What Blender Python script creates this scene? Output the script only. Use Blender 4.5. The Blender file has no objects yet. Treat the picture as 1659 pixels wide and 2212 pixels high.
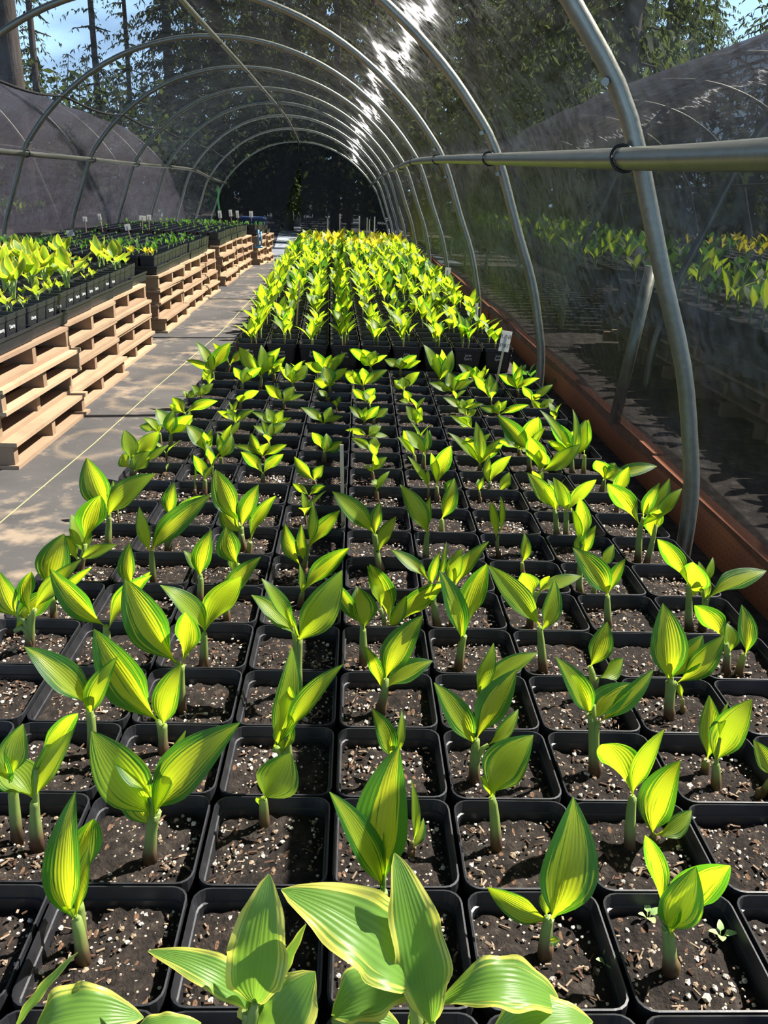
import bpy, math, random
import numpy as np
from mathutils import Vector, Matrix

random.seed(7)
R = random.Random(11)
PI = math.pi
C = bpy.context.scene.collection
sc = bpy.context.scene

# ------------------------------------------------------------------ camera
F, CX, CY = 1794.0, 829.5, 1106.0
PITCH, YAW, ROLL = .3737, .0435, .0382
RIM = 0.13                      # rim height of the pots in the bed
CAM = Vector((0, 0, .80 + RIM))
cp, sp, cr, sr = math.cos(PITCH), math.sin(PITCH), math.cos(ROLL), math.sin(ROLL)
cyw, syw = math.cos(YAW), math.sin(YAW)

def ray(x, y):
    X = (x - CX) / F; U = -(y - CY) / F
    a = X * cr - U * sr; u = X * sr + U * cr
    yy = cp + u * sp; zz = -sp + u * cp
    return Vector((a * cyw + yy * syw, -a * syw + yy * cyw, zz))
def atz(x, y, z): d = ray(x, y); return CAM + d * ((z - CAM.z) / d.z)
def aty(x, y, Y): d = ray(x, y); return CAM + d * (Y / d.y)
def proj(P):
    q = Vector(P) - CAM
    x = q.x * cyw - q.y * syw; y = q.x * syw + q.y * cyw
    d = y * cp - q.z * sp; u = y * sp + q.z * cp
    if d < .02: return (-9999, -9999)
    return (CX + F * (x * cr + u * sr) / d, CY - F * (-x * sr + u * cr) / d)
def seen(P, m=60):
    x, y = proj(P)
    return -m < x < 1659 + m and -m < y < 2212 + m

cam = bpy.data.cameras.new('camera'); camo = bpy.data.objects.new('camera', cam); C.objects.link(camo)
fw = ray(CX, CY); rt = ray(CX + F, CY) - fw; upv = ray(CX, CY - F) - fw
M = Matrix((rt, upv, -fw)).transposed().to_4x4(); M.translation = CAM
camo.matrix_world = M
cam.sensor_fit = 'VERTICAL'; cam.sensor_height = 24; cam.lens = F / 2212 * 24
cam.clip_start = .02; cam.clip_end = 400
sc.camera = camo

# ------------------------------------------------------------------ world, sun, exposure
SUN_AZ, SUN_EL, SUN_E = math.radians(66), math.radians(52), 20.0
w = bpy.data.worlds.new('world'); sc.world = w; w.use_nodes = True
nt = w.node_tree; nt.nodes.clear()
o_ = nt.nodes.new('ShaderNodeOutputWorld'); b_ = nt.nodes.new('ShaderNodeBackground'); s_ = nt.nodes.new('ShaderNodeTexSky')
s_.sky_type = 'NISHITA'; s_.sun_disc = False; s_.sun_elevation = SUN_EL; s_.sun_rotation = SUN_AZ
s_.air_density = 1.0; s_.dust_density = .6; s_.ozone_density = 2.0
b_.inputs[1].default_value = .075
# low bank of thin white cloud round the horizon
tc_ = nt.nodes.new('ShaderNodeTexCoord'); sx_ = nt.nodes.new('ShaderNodeSeparateXYZ'); nt.links.new(tc_.outputs['Generated'], sx_.inputs[0])
mr_ = nt.nodes.new('ShaderNodeMapRange'); mr_.interpolation_type = 'SMOOTHSTEP'; nt.links.new(sx_.outputs[2], mr_.inputs[0])
mr_.inputs[1].default_value = .42; mr_.inputs[2].default_value = .12; mr_.inputs[3].default_value = 0; mr_.inputs[4].default_value = 1
nz_ = nt.nodes.new('ShaderNodeTexNoise'); mp_ = nt.nodes.new('ShaderNodeMapping'); mp_.inputs['Scale'].default_value = (2.2, 2.2, 6)
nt.links.new(tc_.outputs['Generated'], mp_.inputs[0]); nt.links.new(mp_.outputs[0], nz_.inputs['Vector']); nz_.inputs['Scale'].default_value = 2.0; nz_.inputs['Detail'].default_value = 5
m2_ = nt.nodes.new('ShaderNodeMath'); m2_.operation = 'MULTIPLY'; nt.links.new(nz_.outputs[0], m2_.inputs[0]); nt.links.new(mr_.outputs[0], m2_.inputs[1])
mc_ = nt.nodes.new('ShaderNodeMixRGB'); mc_.blend_type = 'MIX'; nt.links.new(m2_.outputs[0], mc_.inputs[0]); mc_.inputs[2].default_value = (36, 58, 88, 1)
nt.links.new(s_.outputs[0], mc_.inputs[1]); nt.links.new(mc_.outputs[0], b_.inputs[0]); nt.links.new(b_.outputs[0], o_.inputs[0])
sl = bpy.data.lights.new('sun', 'SUN'); sl.energy = SUN_E; sl.angle = math.radians(.55); sl.color = (1, .96, .88)
so = bpy.data.objects.new('sun', sl); C.objects.link(so)
SUN = Vector((math.sin(SUN_AZ) * math.cos(SUN_EL), math.cos(SUN_AZ) * math.cos(SUN_EL), math.sin(SUN_EL)))
so.rotation_euler = SUN.to_track_quat('Z', 'Y').to_euler(); so.location = SUN * 40
vs = sc.view_settings; vs.view_transform = 'Standard'; vs.look = 'None'; vs.gamma = 1; vs.exposure = 0.0; vs.use_curve_mapping = False
cy = sc.cycles
cy.max_bounces = 8; cy.diffuse_bounces = 3; cy.glossy_bounces = 2; cy.transmission_bounces = 3; cy.transparent_max_bounces = 24
cy.sample_clamp_indirect = 4; cy.use_denoising = True

# ------------------------------------------------------------------ material helpers
class NT:
    def __init__(s, name):
        s.m = bpy.data.materials.new(name); s.m.use_nodes = True; s.t = s.m.node_tree; s.t.nodes.clear()
        s.out = s.n('OutputMaterial')
    def n(s, typ, **kw):
        nd = s.t.nodes.new('ShaderNode' + typ)
        for k, v in kw.items():
            if k.startswith('i_'):
                key = k[2:]; key = int(key) if key.isdigit() else key.replace('_', ' ')
                s.set(nd.inputs[key], v)
            else: setattr(nd, k, v)
        return nd
    def set(s, sock, v):
        if hasattr(v, 'is_output') or isinstance(v, bpy.types.NodeSocket): s.t.links.new(v, sock)
        elif isinstance(v, (tuple, list)) and len(v) == 3 and sock.type == 'RGBA': sock.default_value = (*v, 1)
        else: sock.default_value = v
    def math(s, op, a, b=0.0, c=0.0):
        nd = s.n('Math', operation=op); s.set(nd.inputs[0], a); s.set(nd.inputs[1], b); s.set(nd.inputs[2], c); return nd.outputs[0]
    def ramp(s, f, stops):
        nd = s.n('ValToRGB'); s.set(nd.inputs[0], f); e = nd.color_ramp.elements
        while len(e) > 1: e.remove(e[-1])
        for i, (p, c) in enumerate(stops):
            x = e[0] if i == 0 else e.new(p)
            x.position = p; x.color = (*c, 1) if len(c) == 3 else c
        return nd.outputs[0]
    def mix(s, f, a, b, blend='MIX'):
        nd = s.n('MixRGB', blend_type=blend); s.set(nd.inputs[0], f); s.set(nd.inputs[1], a); s.set(nd.inputs[2], b); return nd.outputs[0]
    def noise(s, vec, scale, detail=3.0, rough=.55):
        nd = s.n('TexNoise'); s.set(nd.inputs['Vector'], vec); nd.inputs['Scale'].default_value = scale; nd.inputs['Detail'].default_value = detail; nd.inputs['Roughness'].default_value = rough; return nd.outputs[0]
    def scale(s, vec, xyz):
        nd = s.n('Mapping'); s.set(nd.inputs[0], vec); nd.inputs['Scale'].default_value = xyz; return nd.outputs[0]
    def bump(s, h, strength, dist=.002):
        nd = s.n('Bump'); s.set(nd.inputs['Height'], h); nd.inputs['Strength'].default_value = strength; nd.inputs['Distance'].default_value = dist; return nd.outputs[0]
    def bsdf(s, color, rough=.6, spec=.4, metal=0.0, normal=None):
        nd = s.n('BsdfPrincipled'); s.set(nd.inputs['Base Color'], color); s.set(nd.inputs['Roughness'], rough)
        nd.inputs['Specular IOR Level'].default_value = spec; nd.inputs['Metallic'].default_value = metal
        if normal is not None: s.set(nd.inputs['Normal'], normal)
        return nd.outputs[0]
    def done(s, sh): s.t.links.new(sh, s.out.inputs[0]); return s.m
    @property
    def obj(s): return s.n('TexCoord').outputs['Object']
    @property
    def pos(s): return s.n('NewGeometry').outputs['Position']
    @property
    def rnd(s): return s.n('ObjectInfo').outputs['Random']

def plain(name, color, rough=.6, spec=.4, metal=0.0, var=.0, sc_=20):
    t = NT(name)
    c = color
    if var:
        k = t.noise(t.obj, sc_, 4)
        c = t.mix(k, tuple(x * (1 - var) for x in color), tuple(min(1, x * (1 + var)) for x in color))
    return t.done(t.bsdf(c, rough, spec, metal))

def leaf_material(name, cen_d, cen_t, mar_d, mar_t, edge=.62, jag=.35, waxy=.35, tf=.55, shift=None, vf=40.0, va=.22):
    t = NT(name)
    uv = t.n('UVMap').outputs[0]
    sep = t.n('SeparateXYZ'); t.set(sep.inputs[0], uv)
    u, v = sep.outputs[0], sep.outputs[1]
    a = t.math('ABSOLUTE', t.math('SUBTRACT', t.math('MULTIPLY', u, 2.0), 1.0))
    off = t.n('CombineXYZ', i_2=t.rnd).outputs[0]
    vec = t.n('VectorMath', operation='ADD', i_0=t.scale(uv, (22, 1.5, 1)), i_1=t.n('VectorMath', operation='SCALE', i_0=off, i_Scale=40.0).outputs[0]).outputs[0]
    nz = t.noise(vec, 1.0, 2)
    e = t.math('ADD', t.math('ADD', t.math('ADD', a, t.math('MULTIPLY', t.math('POWER', v, 3.0), .22)), t.math('MULTIPLY', t.math('SUBTRACT', nz, .5), jag)), t.math('MULTIPLY', t.math('SUBTRACT', t.rnd, .5), -.42 if shift else 0.0))
    f = t.n('MapRange', interpolation_type='SMOOTHSTEP', i_0=e, i_1=edge - .09, i_2=edge + .09).outputs[0]
    vein = t.math('SINE', t.math('MULTIPLY', t.math('POWER', a, .85), vf))
    vl = t.math('MULTIPLY', t.math('ADD', vein, 1.0), .5)
    if shift:   # some leaves are greener than others
        k = t.math('MULTIPLY', t.rnd, .55)
        cen_d2 = t.mix(k, cen_d, shift[0]); cen_t2 = t.mix(k, cen_t, shift[1])
    else: cen_d2, cen_t2 = cen_d, cen_t
    cd = t.mix(f, cen_d2, mar_d); ct = t.mix(f, cen_t2, mar_t)
    dk = t.math('MULTIPLY', vl, va)
    ct = t.mix(dk, ct, (.62, .70, .3), 'MULTIPLY')
    bp = t.bump(vl, .3, .001)
    d = t.bsdf(cd, .42, waxy, 0, bp)
    tr = t.n('BsdfTranslucent', i_Color=ct, i_Normal=bp).outputs[0]
    mx = t.n('MixShader', i_0=tf, i_1=d, i_2=tr).outputs[0]
    return t.done(mx)

MAT = {}
MAT['gold'] = leaf_material('gold_leaf', (.33, .43, .035), (.90, .95, .025), (.03, .13, .022), (.16, .46, .015), .68, 1.9, .5, .64, ((.16, .33, .03), (.48, .78, .02)))
MAT['edged'] = leaf_material('edged_leaf', (.16, .31, .05), (.36, .62, .05), (.62, .60, .11), (.92, .90, .12), .82, 1.0, .45, .45, None, 34.0, .12)
MAT['broad'] = leaf_material('broad_leaf', (.16, .29, .04), (.46, .68, .03), (.55, .50, .05), (.95, .88, .05), .72, .5, .35, .52)
MAT['yellow'] = leaf_material('yellow_leaf', (.50, .44, .03), (.90, .80, .03), (.40, .40, .04), (.75, .72, .03), .8, .4, .35, .5)
MAT['green'] = leaf_material('green_leaf', (.045, .12, .025), (.12, .30, .03), (.04, .10, .02), (.10, .26, .02), .8, .4, .35, .5)

MAT['weed'] = plain('weed_green', (.30, .45, .16), .5)
t = NT('stem_green')
hz = t.n('SeparateXYZ', i_0=t.pos).outputs[2]
nz = t.noise(t.obj, 60, 2)
k = t.n('MapRange', i_0=t.math('ADD', hz, t.math('MULTIPLY', nz, .012)), i_1=RIM - .01, i_2=RIM + .025).outputs[0]
col = t.mix(k, (.17, .095, .065), (.26, .34, .09))
mx = t.n('MixShader', i_0=.3, i_1=t.bsdf(col, .5, .35), i_2=t.n('BsdfTranslucent', i_Color=(.45, .55, .08)).outputs[0]).outputs[0]
MAT['stem'] = t.done(mx)
MAT['stem2'] = plain('stem_pale', (.30, .42, .12), .5)

t = NT('pot_plastic')
nz = t.noise(t.obj, 45, 4)
MAT['pot'] = t.done(t.bsdf(t.mix(nz, (.007, .007, .009), (.026, .026, .031)), t.math('MULTIPLY_ADD', nz, .25, .32), .5, 0, t.bump(t.noise(t.obj, 90, 2), .12, .002)))

t = NT('potting_soil')
n1 = t.noise(t.pos, 55, 6, .65); n2 = t.noise(t.pos, 240, 3, .6)
c = t.ramp(n1, [(.32, (.007, .0055, .005)), (.55, (.026, .020, .0165)), (.78, (.075, .060, .048))])
vo = t.n('TexVoronoi', i_Vector=t.pos, i_Scale=210.0); 
sel = t.n('SeparateXYZ', i_0=vo.outputs['Color']).outputs[0]
sp1 = t.math('MULTIPLY', t.math('GREATER_THAN', sel, .86), t.math('LESS_THAN', vo.outputs['Distance'], .33))
c = t.mix(sp1, c, (.34, .29, .23))
vo2 = t.n('TexVoronoi', i_Vector=t.scale(t.pos, (1, .45, 1)), i_Scale=120.0)
sel2 = t.n('SeparateXYZ', i_0=vo2.outputs['Color']).outputs[1]
sp2 = t.math('MULTIPLY', t.math('GREATER_THAN', sel2, .88), t.math('LESS_THAN', vo2.outputs['Distance'], .36))
c = t.mix(sp2, c, (.15, .085, .05))
MAT['soil'] = t.done(t.bsdf(c, .9, .2, 0, t.bump(t.math('ADD', n1, t.math('MULTIPLY', n2, .6)), .9, .006)))
MAT['perlite'] = plain('perlite_white', (.66, .60, .52), .8, .3, 0, .15, 30)
MAT['bark'] = plain('bark_chip', (.09, .05, .032), .85, .2, 0, .4, 40)
MAT['chip'] = plain('tan_chip', (.27, .20, .14), .85, .2, 0, .4, 40)

t = NT('galvanised_steel')
nz = t.noise(t.scale(t.pos, (1, 1, 1)), 14, 5); n2 = t.noise(t.pos, 90, 3)
col = t.mix(t.math('MULTIPLY', nz, n2), (.19, .19, .155), (.43, .43, .36))
MAT['steel'] = t.done(t.bsdf(col, t.math('MULTIPLY_ADD', n2, .2, .30), .5, .85, t.bump(n2, .12, .002)))
MAT['black'] = plain('black_tie', (.01, .01, .01), .5)
MAT['rope'] = plain('black_rope', (.008, .008, .009), .7)

# shade cloth: a weave that lets part of the light straight through, glints along its threads
def cloth_material(name, T, col, glint=1.0):
    t = NT(name)
    g = t.n('NewGeometry')
    dt = t.n('VectorMath', operation='DOT_PRODUCT', i_0=g.outputs['Normal'], i_1=g.outputs['Incoming']).outputs['Value']
    ca = t.math('MAXIMUM', t.math('ABSOLUTE', dt), .20)
    uv = t.n('UVMap').outputs[0]
    wv = t.noise(t.scale(t.pos, (1.2, .5, 1.2)), 2.2, 4)
    base = t.math('ADD', T - .04, t.math('MULTIPLY', wv, .08))
    tr = t.math('POWER', base, t.math('DIVIDE', 1.0, t.math('POWER', ca, .72)))
    fine = t.noise(t.scale(t.pos, (1, 1, 1)), 90, 3)
    bp = t.bump(t.noise(t.scale(t.pos, (6, 1.5, 6)), 3.0, 4), .5, .03)
    d = t.bsdf(t.mix(fine, col, tuple(c * 2.2 for c in col)), .5, .16, 0, bp)
    tan = t.n('Tangent', direction_type='UV_MAP').outputs[0]
    nv = t.n('TexNoise', i_Vector=t.pos, i_Scale=8.0, i_Detail=7.0); 
    jit = t.n('VectorMath', operation='SUBTRACT', i_0=nv.outputs['Color'], i_1=(.5, .5, .5)).outputs[0]
    tan = t.n('VectorMath', operation='NORMALIZE', i_0=t.n('VectorMath', operation='ADD', i_0=tan, i_1=t.n('VectorMath', operation='SCALE', i_0=jit, i_Scale=.17).outputs[0]).outputs[0]).outputs[0]
    hr = t.n('BsdfHair', component='Transmission', i_Color=(.9, .9, .95), i_RoughnessU=.002, i_RoughnessV=1.0)
    t.set(hr.inputs['Tangent'], tan)
    mk = t.n('MapRange', i_0=t.math('MULTIPLY', t.noise(t.scale(t.pos, (5, 1.6, 5)), 1.6, 6, .65), t.noise(t.pos, 26, 3)), i_1=.16, i_2=.34).outputs[0]
    sf = t.n('MixShader', i_0=t.math('MULTIPLY', mk, min(1, .13 * glint)), i_1=d, i_2=hr.outputs[0]).outputs[0]
    mx = t.n('MixShader', i_0=tr, i_1=sf, i_2=t.n('BsdfTransparent').outputs[0]).outputs[0]
    return t.done(mx)
MAT['cloth'] = cloth_material('shade_cloth', .68, (.008, .008, .011))
MAT['cloth2'] = cloth_material('shade_cloth_outer', .64, (.026, .023, .029), .25)
MAT['cloth_end'] = cloth_material('shade_cloth_end', .16, (.006, .006, .007), .1)

t = NT('weed_mat')
P = t.pos
n1 = t.noise(P, 3.0, 5); n2 = t.noise(P, 60, 4); n3 = t.noise(t.scale(P, (1, .25, 1)), 9, 4)
c = t.mix(t.n('MapRange', i_0=n1, i_1=.35, i_2=.7).outputs[0], (.052, .049, .049), (.088, .081, .077))
dust = t.n('MapRange', i_0=t.math('MULTIPLY', t.noise(P, 1.7, 4), t.noise(P, 12, 5)), i_1=.27, i_2=.40).outputs[0]
c = t.mix(t.math('MULTIPLY', dust, .6), c, (.36, .27, .18))
for (px, py, rr, wd) in ((205, 957, .13, .03), (372, 822, .11, .05), (315, 780, .09, .06), (432, 713, .055, .03), (495, 655, .16, .06), (330, 860, .17, .035)):
    q = atz(px, py, 0)
    dv = t.n('VectorMath', operation='SUBTRACT', i_0=P, i_1=(q.x, q.y, 0)).outputs[0]
    dv = t.scale(dv, (1, .75, 0))
    ln = t.n('VectorMath', operation='LENGTH', i_0=dv).outputs['Value']
    ln = t.math('ADD', ln, t.math('MULTIPLY', t.math('SUBTRACT', t.noise(P, 14, 3), .5), .09))
    rg = t.n('MapRange', i_0=t.math('ABSOLUTE', t.math('SUBTRACT', ln, rr)), i_1=wd, i_2=0.0).outputs[0]
    c = t.mix(t.math('MULTIPLY', rg, t.math('MULTIPLY', n3, .5)), c, (.36, .26, .16))
c = t.mix(t.math('MULTIPLY', t.math('GREATER_THAN', n2, .69), .6), c, (.35, .29, .22))
MAT['mat'] = t.done(t.bsdf(c, .75, .35, 0, t.bump(n2, .3, .003)))
MAT['line'] = plain('yellow_line', (.42, .37, .17), .7, .3, 0, .3, 60)

t = NT('ground_soil')
P = t.pos; n1 = t.noise(P, 18, 6); n2 = t.noise(P, 160, 3)
c = t.ramp(n1, [(.3, (.018, .015, .013)), (.55, (.05, .042, .036)), (.75, (.12, .10, .085))])
MAT['ground'] = t.done(t.bsdf(c, .9, .2, 0, t.bump(t.math('ADD', n1, n2), .7, .01)))
t = NT('gravel')
P = t.pos; vo = t.n('TexVoronoi', i_Vector=P, i_Scale=45.0)
c = t.mix(t.n('SeparateXYZ', i_0=vo.outputs['Color']).outputs[0], (.11, .125, .15), (.24, .26, .29))
MAT['gravel'] = t.done(t.bsdf(c, .8, .3, 0, t.bump(vo.outputs['Distance'], .5, .01)))

def wood(name, c1, c2, axis, rough=.75):
    t = NT(name)
    sc3 = [26, 26, 26]; sc3[axis] = 1.6
    off = t.n('VectorMath', operation='SCALE', i_0=t.n('CombineXYZ', i_0=t.rnd, i_1=t.rnd, i_2=t.rnd).outputs[0], i_Scale=30.0).outputs[0]
    vec = t.n('VectorMath', operation='ADD', i_0=t.scale(t.obj, tuple(sc3)), i_1=off).outputs[0]
    g = t.noise(vec, 1.0, 5, .6); st = t.noise(t.obj, 6, 4)
    c = t.mix(g, c1, c2)
    c = t.mix(t.math('MULTIPLY', t.n('MapRange', i_0=st, i_1=.5, i_2=.75).outputs[0], .45), c, (.16, .09, .06))
    c = t.mix(t.math('MULTIPLY', t.rnd, .6), c, (.20, .12, .08))
    return t.done(t.bsdf(c, rough, .25, 0, t.bump(g, .25, .002)))
MAT['pallet_x'] = wood('pallet_stringer', (.20, .125, .075), (.40, .275, .17), 0)
MAT['pallet_y'] = wood('pallet_deck', (.27, .18, .105), (.54, .395, .25), 1)
t = NT('red_cedar')
g = t.noise(t.scale(t.pos, (20, 1.5, 20)), 1.0, 5)
c = t.mix(g, (.24, .085, .04), (.40, .15, .075))
px_ = t.n('TexBrick', i_Vector=t.scale(t.n('TexCoord').outputs['UV'], (1, 1, 1)), i_Scale=1.0)
sx = t.n('SeparateXYZ', i_0=t.pos)
dots = t.math('MULTIPLY', t.math('LESS_THAN', t.math('FRACT', t.math('MULTIPLY', sx.outputs[1], 45.0)), .3), t.math('LESS_THAN', t.math('FRACT', t.math('MULTIPLY', sx.outputs[2], 60.0)), .22))
c = t.mix(t.math('MULTIPLY', dots, .55), c, (.08, .03, .02))
MAT['cedar'] = t.done(t.bsdf(c, .7, .25))
MAT['stake'] = plain('stake_wood', (.55, .42, .27), .7, .3, 0, .25, 30)
t = NT('white_tag')
MAT['tag'] = t.done(t.n('MixShader', i_0=.5, i_1=t.bsdf((.80, .78, .72), .5, .4), i_2=t.n('BsdfTranslucent', i_Color=(.8, .79, .75)).outputs[0]).outputs[0])
MAT['ink'] = plain('pencil_ink', (.06, .06, .06), .6)
MAT['chalk'] = plain('chalk_white', (.75, .75, .75), .6)
MAT['ribbon'] = plain('green_ribbon', (.16, .5, .14), .4)
MAT['blue'] = plain('blue_plastic', (.012, .03, .10), .4)
MAT['lightblue'] = plain('light_blue_plastic', (.12, .35, .6), .4)
MAT['rock'] = plain('grey_rock', (.22, .22, .23), .85, .3, 0, .3, 8)

def foliage_mat(name, d1, d2, tr):
    t = NT(name)
    n = t.noise(t.pos, .8, 4); m2 = t.noise(t.pos, 7, 2)
    c = t.mix(t.math('MULTIPLY_ADD', m2, .5, t.math('MULTIPLY', n, .5)), d1, d2)
    mx = t.n('MixShader', i_0=.45, i_1=t.bsdf(c, .7, .2), i_2=t.n('BsdfTranslucent', i_Color=t.mix(n, tuple(x * .6 for x in tr), tr)).outputs[0]).outputs[0]
    return t.done(mx)
MAT['needle'] = foliage_mat('conifer_needles', (.010, .020, .008), (.045, .065, .022), (.13, .17, .04))
MAT['bush'] = foliage_mat('bush_leaves', (.015, .032, .010), (.05, .075, .025), (.13, .18, .04))
t = NT('tree_bark'); g = t.noise(t.scale(t.pos, (9, 9, 1.2)), 1.0, 5)
MAT['trunk'] = t.done(t.bsdf(t.mix(g, (.035, .026, .022), (.15, .12, .10)), .9, .2, 0, t.bump(g, .8, .05)))

# ------------------------------------------------------------------ mesh helpers
class MB:
    def __init__(s): s.v = []; s.f = []; s.uv = []; s.mi = []; s.sm = []
    def grid(s, pts, uvs=None, mat=0, smooth=True, closed=False):
        b = len(s.v); nr, nc = len(pts), len(pts[0])
        for i, r in enumerate(pts):
            for j, p in enumerate(r):
                s.v.append(tuple(p)); s.uv.append(uvs[i][j] if uvs else (0, 0))
        for i in range(nr - 1):
            for j in range(nc if closed else nc - 1):
                j2 = (j + 1) % nc
                s.f.append((b + i * nc + j, b + i * nc + j2, b + (i + 1) * nc + j2, b + (i + 1) * nc + j)); s.mi.append(mat); s.sm.append(smooth)
    def tube(s, pts, rad, n=8, mat=0, caps=True, smooth=True):
        pts = [Vector(p) for p in pts]
        if not hasattr(rad, '__len__'): rad = [rad] * len(pts)
        up = Vector((0, 0, 1)); rows = []
        prev = None
        for i, p in enumerate(pts):
            d = (pts[min(i + 1, len(pts) - 1)] - pts[max(i - 1, 0)])
            d = d.normalized() if d.length > 1e-9 else Vector((0, 0, 1))
            if prev is None:
                a = d.cross(up)
                if a.length < .05: a = d.cross(Vector((1, 0, 0)))
            else: a = prev - d * prev.dot(d)
            a.normalize(); prev = a; b = d.cross(a)
            rows.append([p + (a * math.cos(2 * PI * k / n) + b * math.sin(2 * PI * k / n)) * rad[i] for k in range(n)])
        b0 = len(s.v); s.grid(rows, None, mat, smooth, True)
        if caps:
            for base, rev in ((b0, True), (b0 + (len(pts) - 1) * n, False)):
                f = tuple(base + k for k in range(n)); s.f.append(f[::-1] if rev else f); s.mi.append(mat); s.sm.append(False)
    def box(s, lo, hi, mat=0, M=None):
        b = len(s.v); x0, y0, z0 = lo; x1, y1, z1 = hi
        vs_ = [(x0, y0, z0), (x1, y0, z0), (x1, y1, z0), (x0, y1, z0), (x0, y0, z1), (x1, y0, z1), (x1, y1, z1), (x0, y1, z1)]
        for p in vs_: s.v.append(tuple(M @ Vector(p)) if M else p); s.uv.append((0, 0))
        for f in ((0, 3, 2, 1), (4, 5, 6, 7), (0, 1, 5, 4), (1, 2, 6, 5), (2, 3, 7, 6), (3, 0, 4, 7)):
            s.f.append(tuple(b + i for i in f)); s.mi.append(mat); s.sm.append(False)
    def poly(s, pts, mat=0, smooth=False):
        b = len(s.v)
        for p in pts: s.v.append(tuple(p)); s.uv.append((0, 0))
        s.f.append(tuple(range(b, b + len(pts)))); s.mi.append(mat); s.sm.append(smooth)
    def mesh(s, name, mats):
        me = bpy.data.meshes.new(name); me.from_pydata(s.v, [], s.f)
        for m in mats if isinstance(mats, (list, tuple)) else [mats]: me.materials.append(m)
        me.polygons.foreach_set('material_index', s.mi); me.polygons.foreach_set('use_smooth', s.sm)
        uvl = me.uv_layers.new(name='UVMap')
        li = np.empty(len(me.loops), dtype=np.int32); me.loops.foreach_get('vertex_index', li)
        uvl.data.foreach_set('uv', np.array(s.uv, dtype=np.float32)[li].ravel())
        me.update(); return me

def link(name, me, parent=None, loc=None):
    o = bpy.data.objects.new(name, me); C.objects.link(o)
    if parent is not None: o.parent = parent
    if loc is not None: o.location = loc
    return o
def obj(name, mb, mats, parent=None, loc=None): return link(name, mb.mesh(name, mats), parent, loc)
def tag(o, label, cat, group=None, kind=None):
    if label: o['label'] = label
    if cat: o['category'] = cat
    if group: o['group'] = group
    if kind: o['kind'] = kind
    return o
def thing(name, label, cat, loc=(0, 0, 0), group=None):
    o = bpy.data.objects.new(name, None); o.empty_display_size = .05; C.objects.link(o); o.location = loc
    return tag(o, label, cat, group)
def copy_tree(o, parent=None):
    c = o.copy(); C.objects.link(c)
    if parent is not None: c.parent = parent
    for ch in list(o.children): copy_tree(ch, c)
    return c
def struct(o): o['kind'] = 'structure'; return o

ORD = 'first second third fourth fifth sixth seventh eighth ninth tenth eleventh twelfth thirteenth fourteenth fifteenth sixteenth seventeenth eighteenth nineteenth twentieth'.split()
NUM = 'no one two three four five six seven eight nine ten'.split()
def ordw(n):
    if n < 20: return ORD[n]
    tens, u = divmod(n + 1, 10)
    return {2: 'twenty', 3: 'thirty', 4: 'forty', 5: 'fifty'}[tens] + ('-' + ORD[u - 1] if u else 'th')
def lerp(a, b, t): return a + (b - a) * t
def interp(tab, x):
    if x <= tab[0][0]: return tab[0][1]
    for (a, va), (b, vb) in zip(tab, tab[1:]):
        if x <= b: return va + (vb - va) * (x - a) / (b - a)
    return tab[-1][1]
def gz(Y): return interp([(9.5, 0), (11, -.05), (14, -.17), (19, -.42), (30, -.45)], Y)

# ------------------------------------------------------------------ the setting: ground, path, cloth, boards
mb = MB()
xs = [-60, -30, -14, -8, -5, -3.3, -2, -1.1, -.8, 0, .8, 1.05, 2, 4, 8, 14, 30, 60]; ys = [-8, -2, 0, 3, 6, 9.5, 11, 12.5, 14, 16.5, 19, 22, 26, 30, 45, 90]
mb.grid([[(x, y, gz(y) - .004) for x in xs] for y in ys])
struct(obj('ground', mb, MAT['ground']))
mb = MB(); yy = [-1, 1, 2, 3, 4, 5, 6, 7, 8, 9.5, 10.2, 11, 11.8, 12.5, 13, 14, 15]
mb.grid([[(lerp(-1.5, -.55, k / 6), y, gz(y)) for k in range(7)] for y in yy])
struct(obj('path', mb, MAT['mat']))
mb = MB()
for pts in ([(0, 1130), (205, 957), (340, 835), (475, 720), (560, 628), (592, 590)], [(495, 757), (520, 722), (560, 660)]):
    q = [atz(x, y, gz(atz(x, y, 0).y)) for x, y in pts]
    d0 = (q[0] - q[1]); q = [q[0] + d0 * 1.2] + q if pts[0][0] == 0 else q
    mb.grid([[(p.x + sx * .0022, p.y, p.z + .0012) for sx in (-1, 1)] for p in q])
struct(obj('trim_1', mb, MAT['line']))
mb = MB(); yy = [12.3, 13, 14, 15, 16.5, 19, 22, 26, 32, 45]
mb.grid([[(lerp(-4, 1.6, k / 8), y, gz(y) + .012 + (0 if y > 13 else 0)) for k in range(9)] for y in yy])
struct(obj('floor_gravel', mb, MAT['gravel']))

# hoop profile, u = distance from the tunnel axis, z = height
PR = [(1.97, 0), (1.965, .2), (1.935, .36), (1.885, .55), (1.80, .765), (1.675, 1.09), (1.56, 1.26), (1.42, 1.42), (1.24, 1.58), (1.02, 1.735), (.76, 1.865), (.48, 1.955), (.24, 1.998), (0, 2.01)]
HALF = PR[:]
FULL = [(u, z) for u, z in HALF] + [(-u, z) for u, z in HALF[-2::-1]]
def smooth_profile(pts, sub=3):
    out = []
    P = [Vector((a, b, 0)) for a, b in pts]
    for i in range(len(P) - 1):
        p0, p1, p2, p3 = P[max(i - 1, 0)], P[i], P[i + 1], P[min(i + 2, len(P) - 1)]
        for k in range(sub):
            s = k / sub
            q = .5 * ((2 * p1) + (p2 - p0) * s + (2 * p0 - 5 * p1 + 4 * p2 - p3) * s * s + (3 * p1 - p0 - 3 * p2 + p3) * s ** 3)
            out.append((q.x, q.y))
    out.append(pts[-1]); return out
SP = smooth_profile(FULL, 3)
HY = [2.0 + 1.9 * k for k in range(10)]
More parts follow.
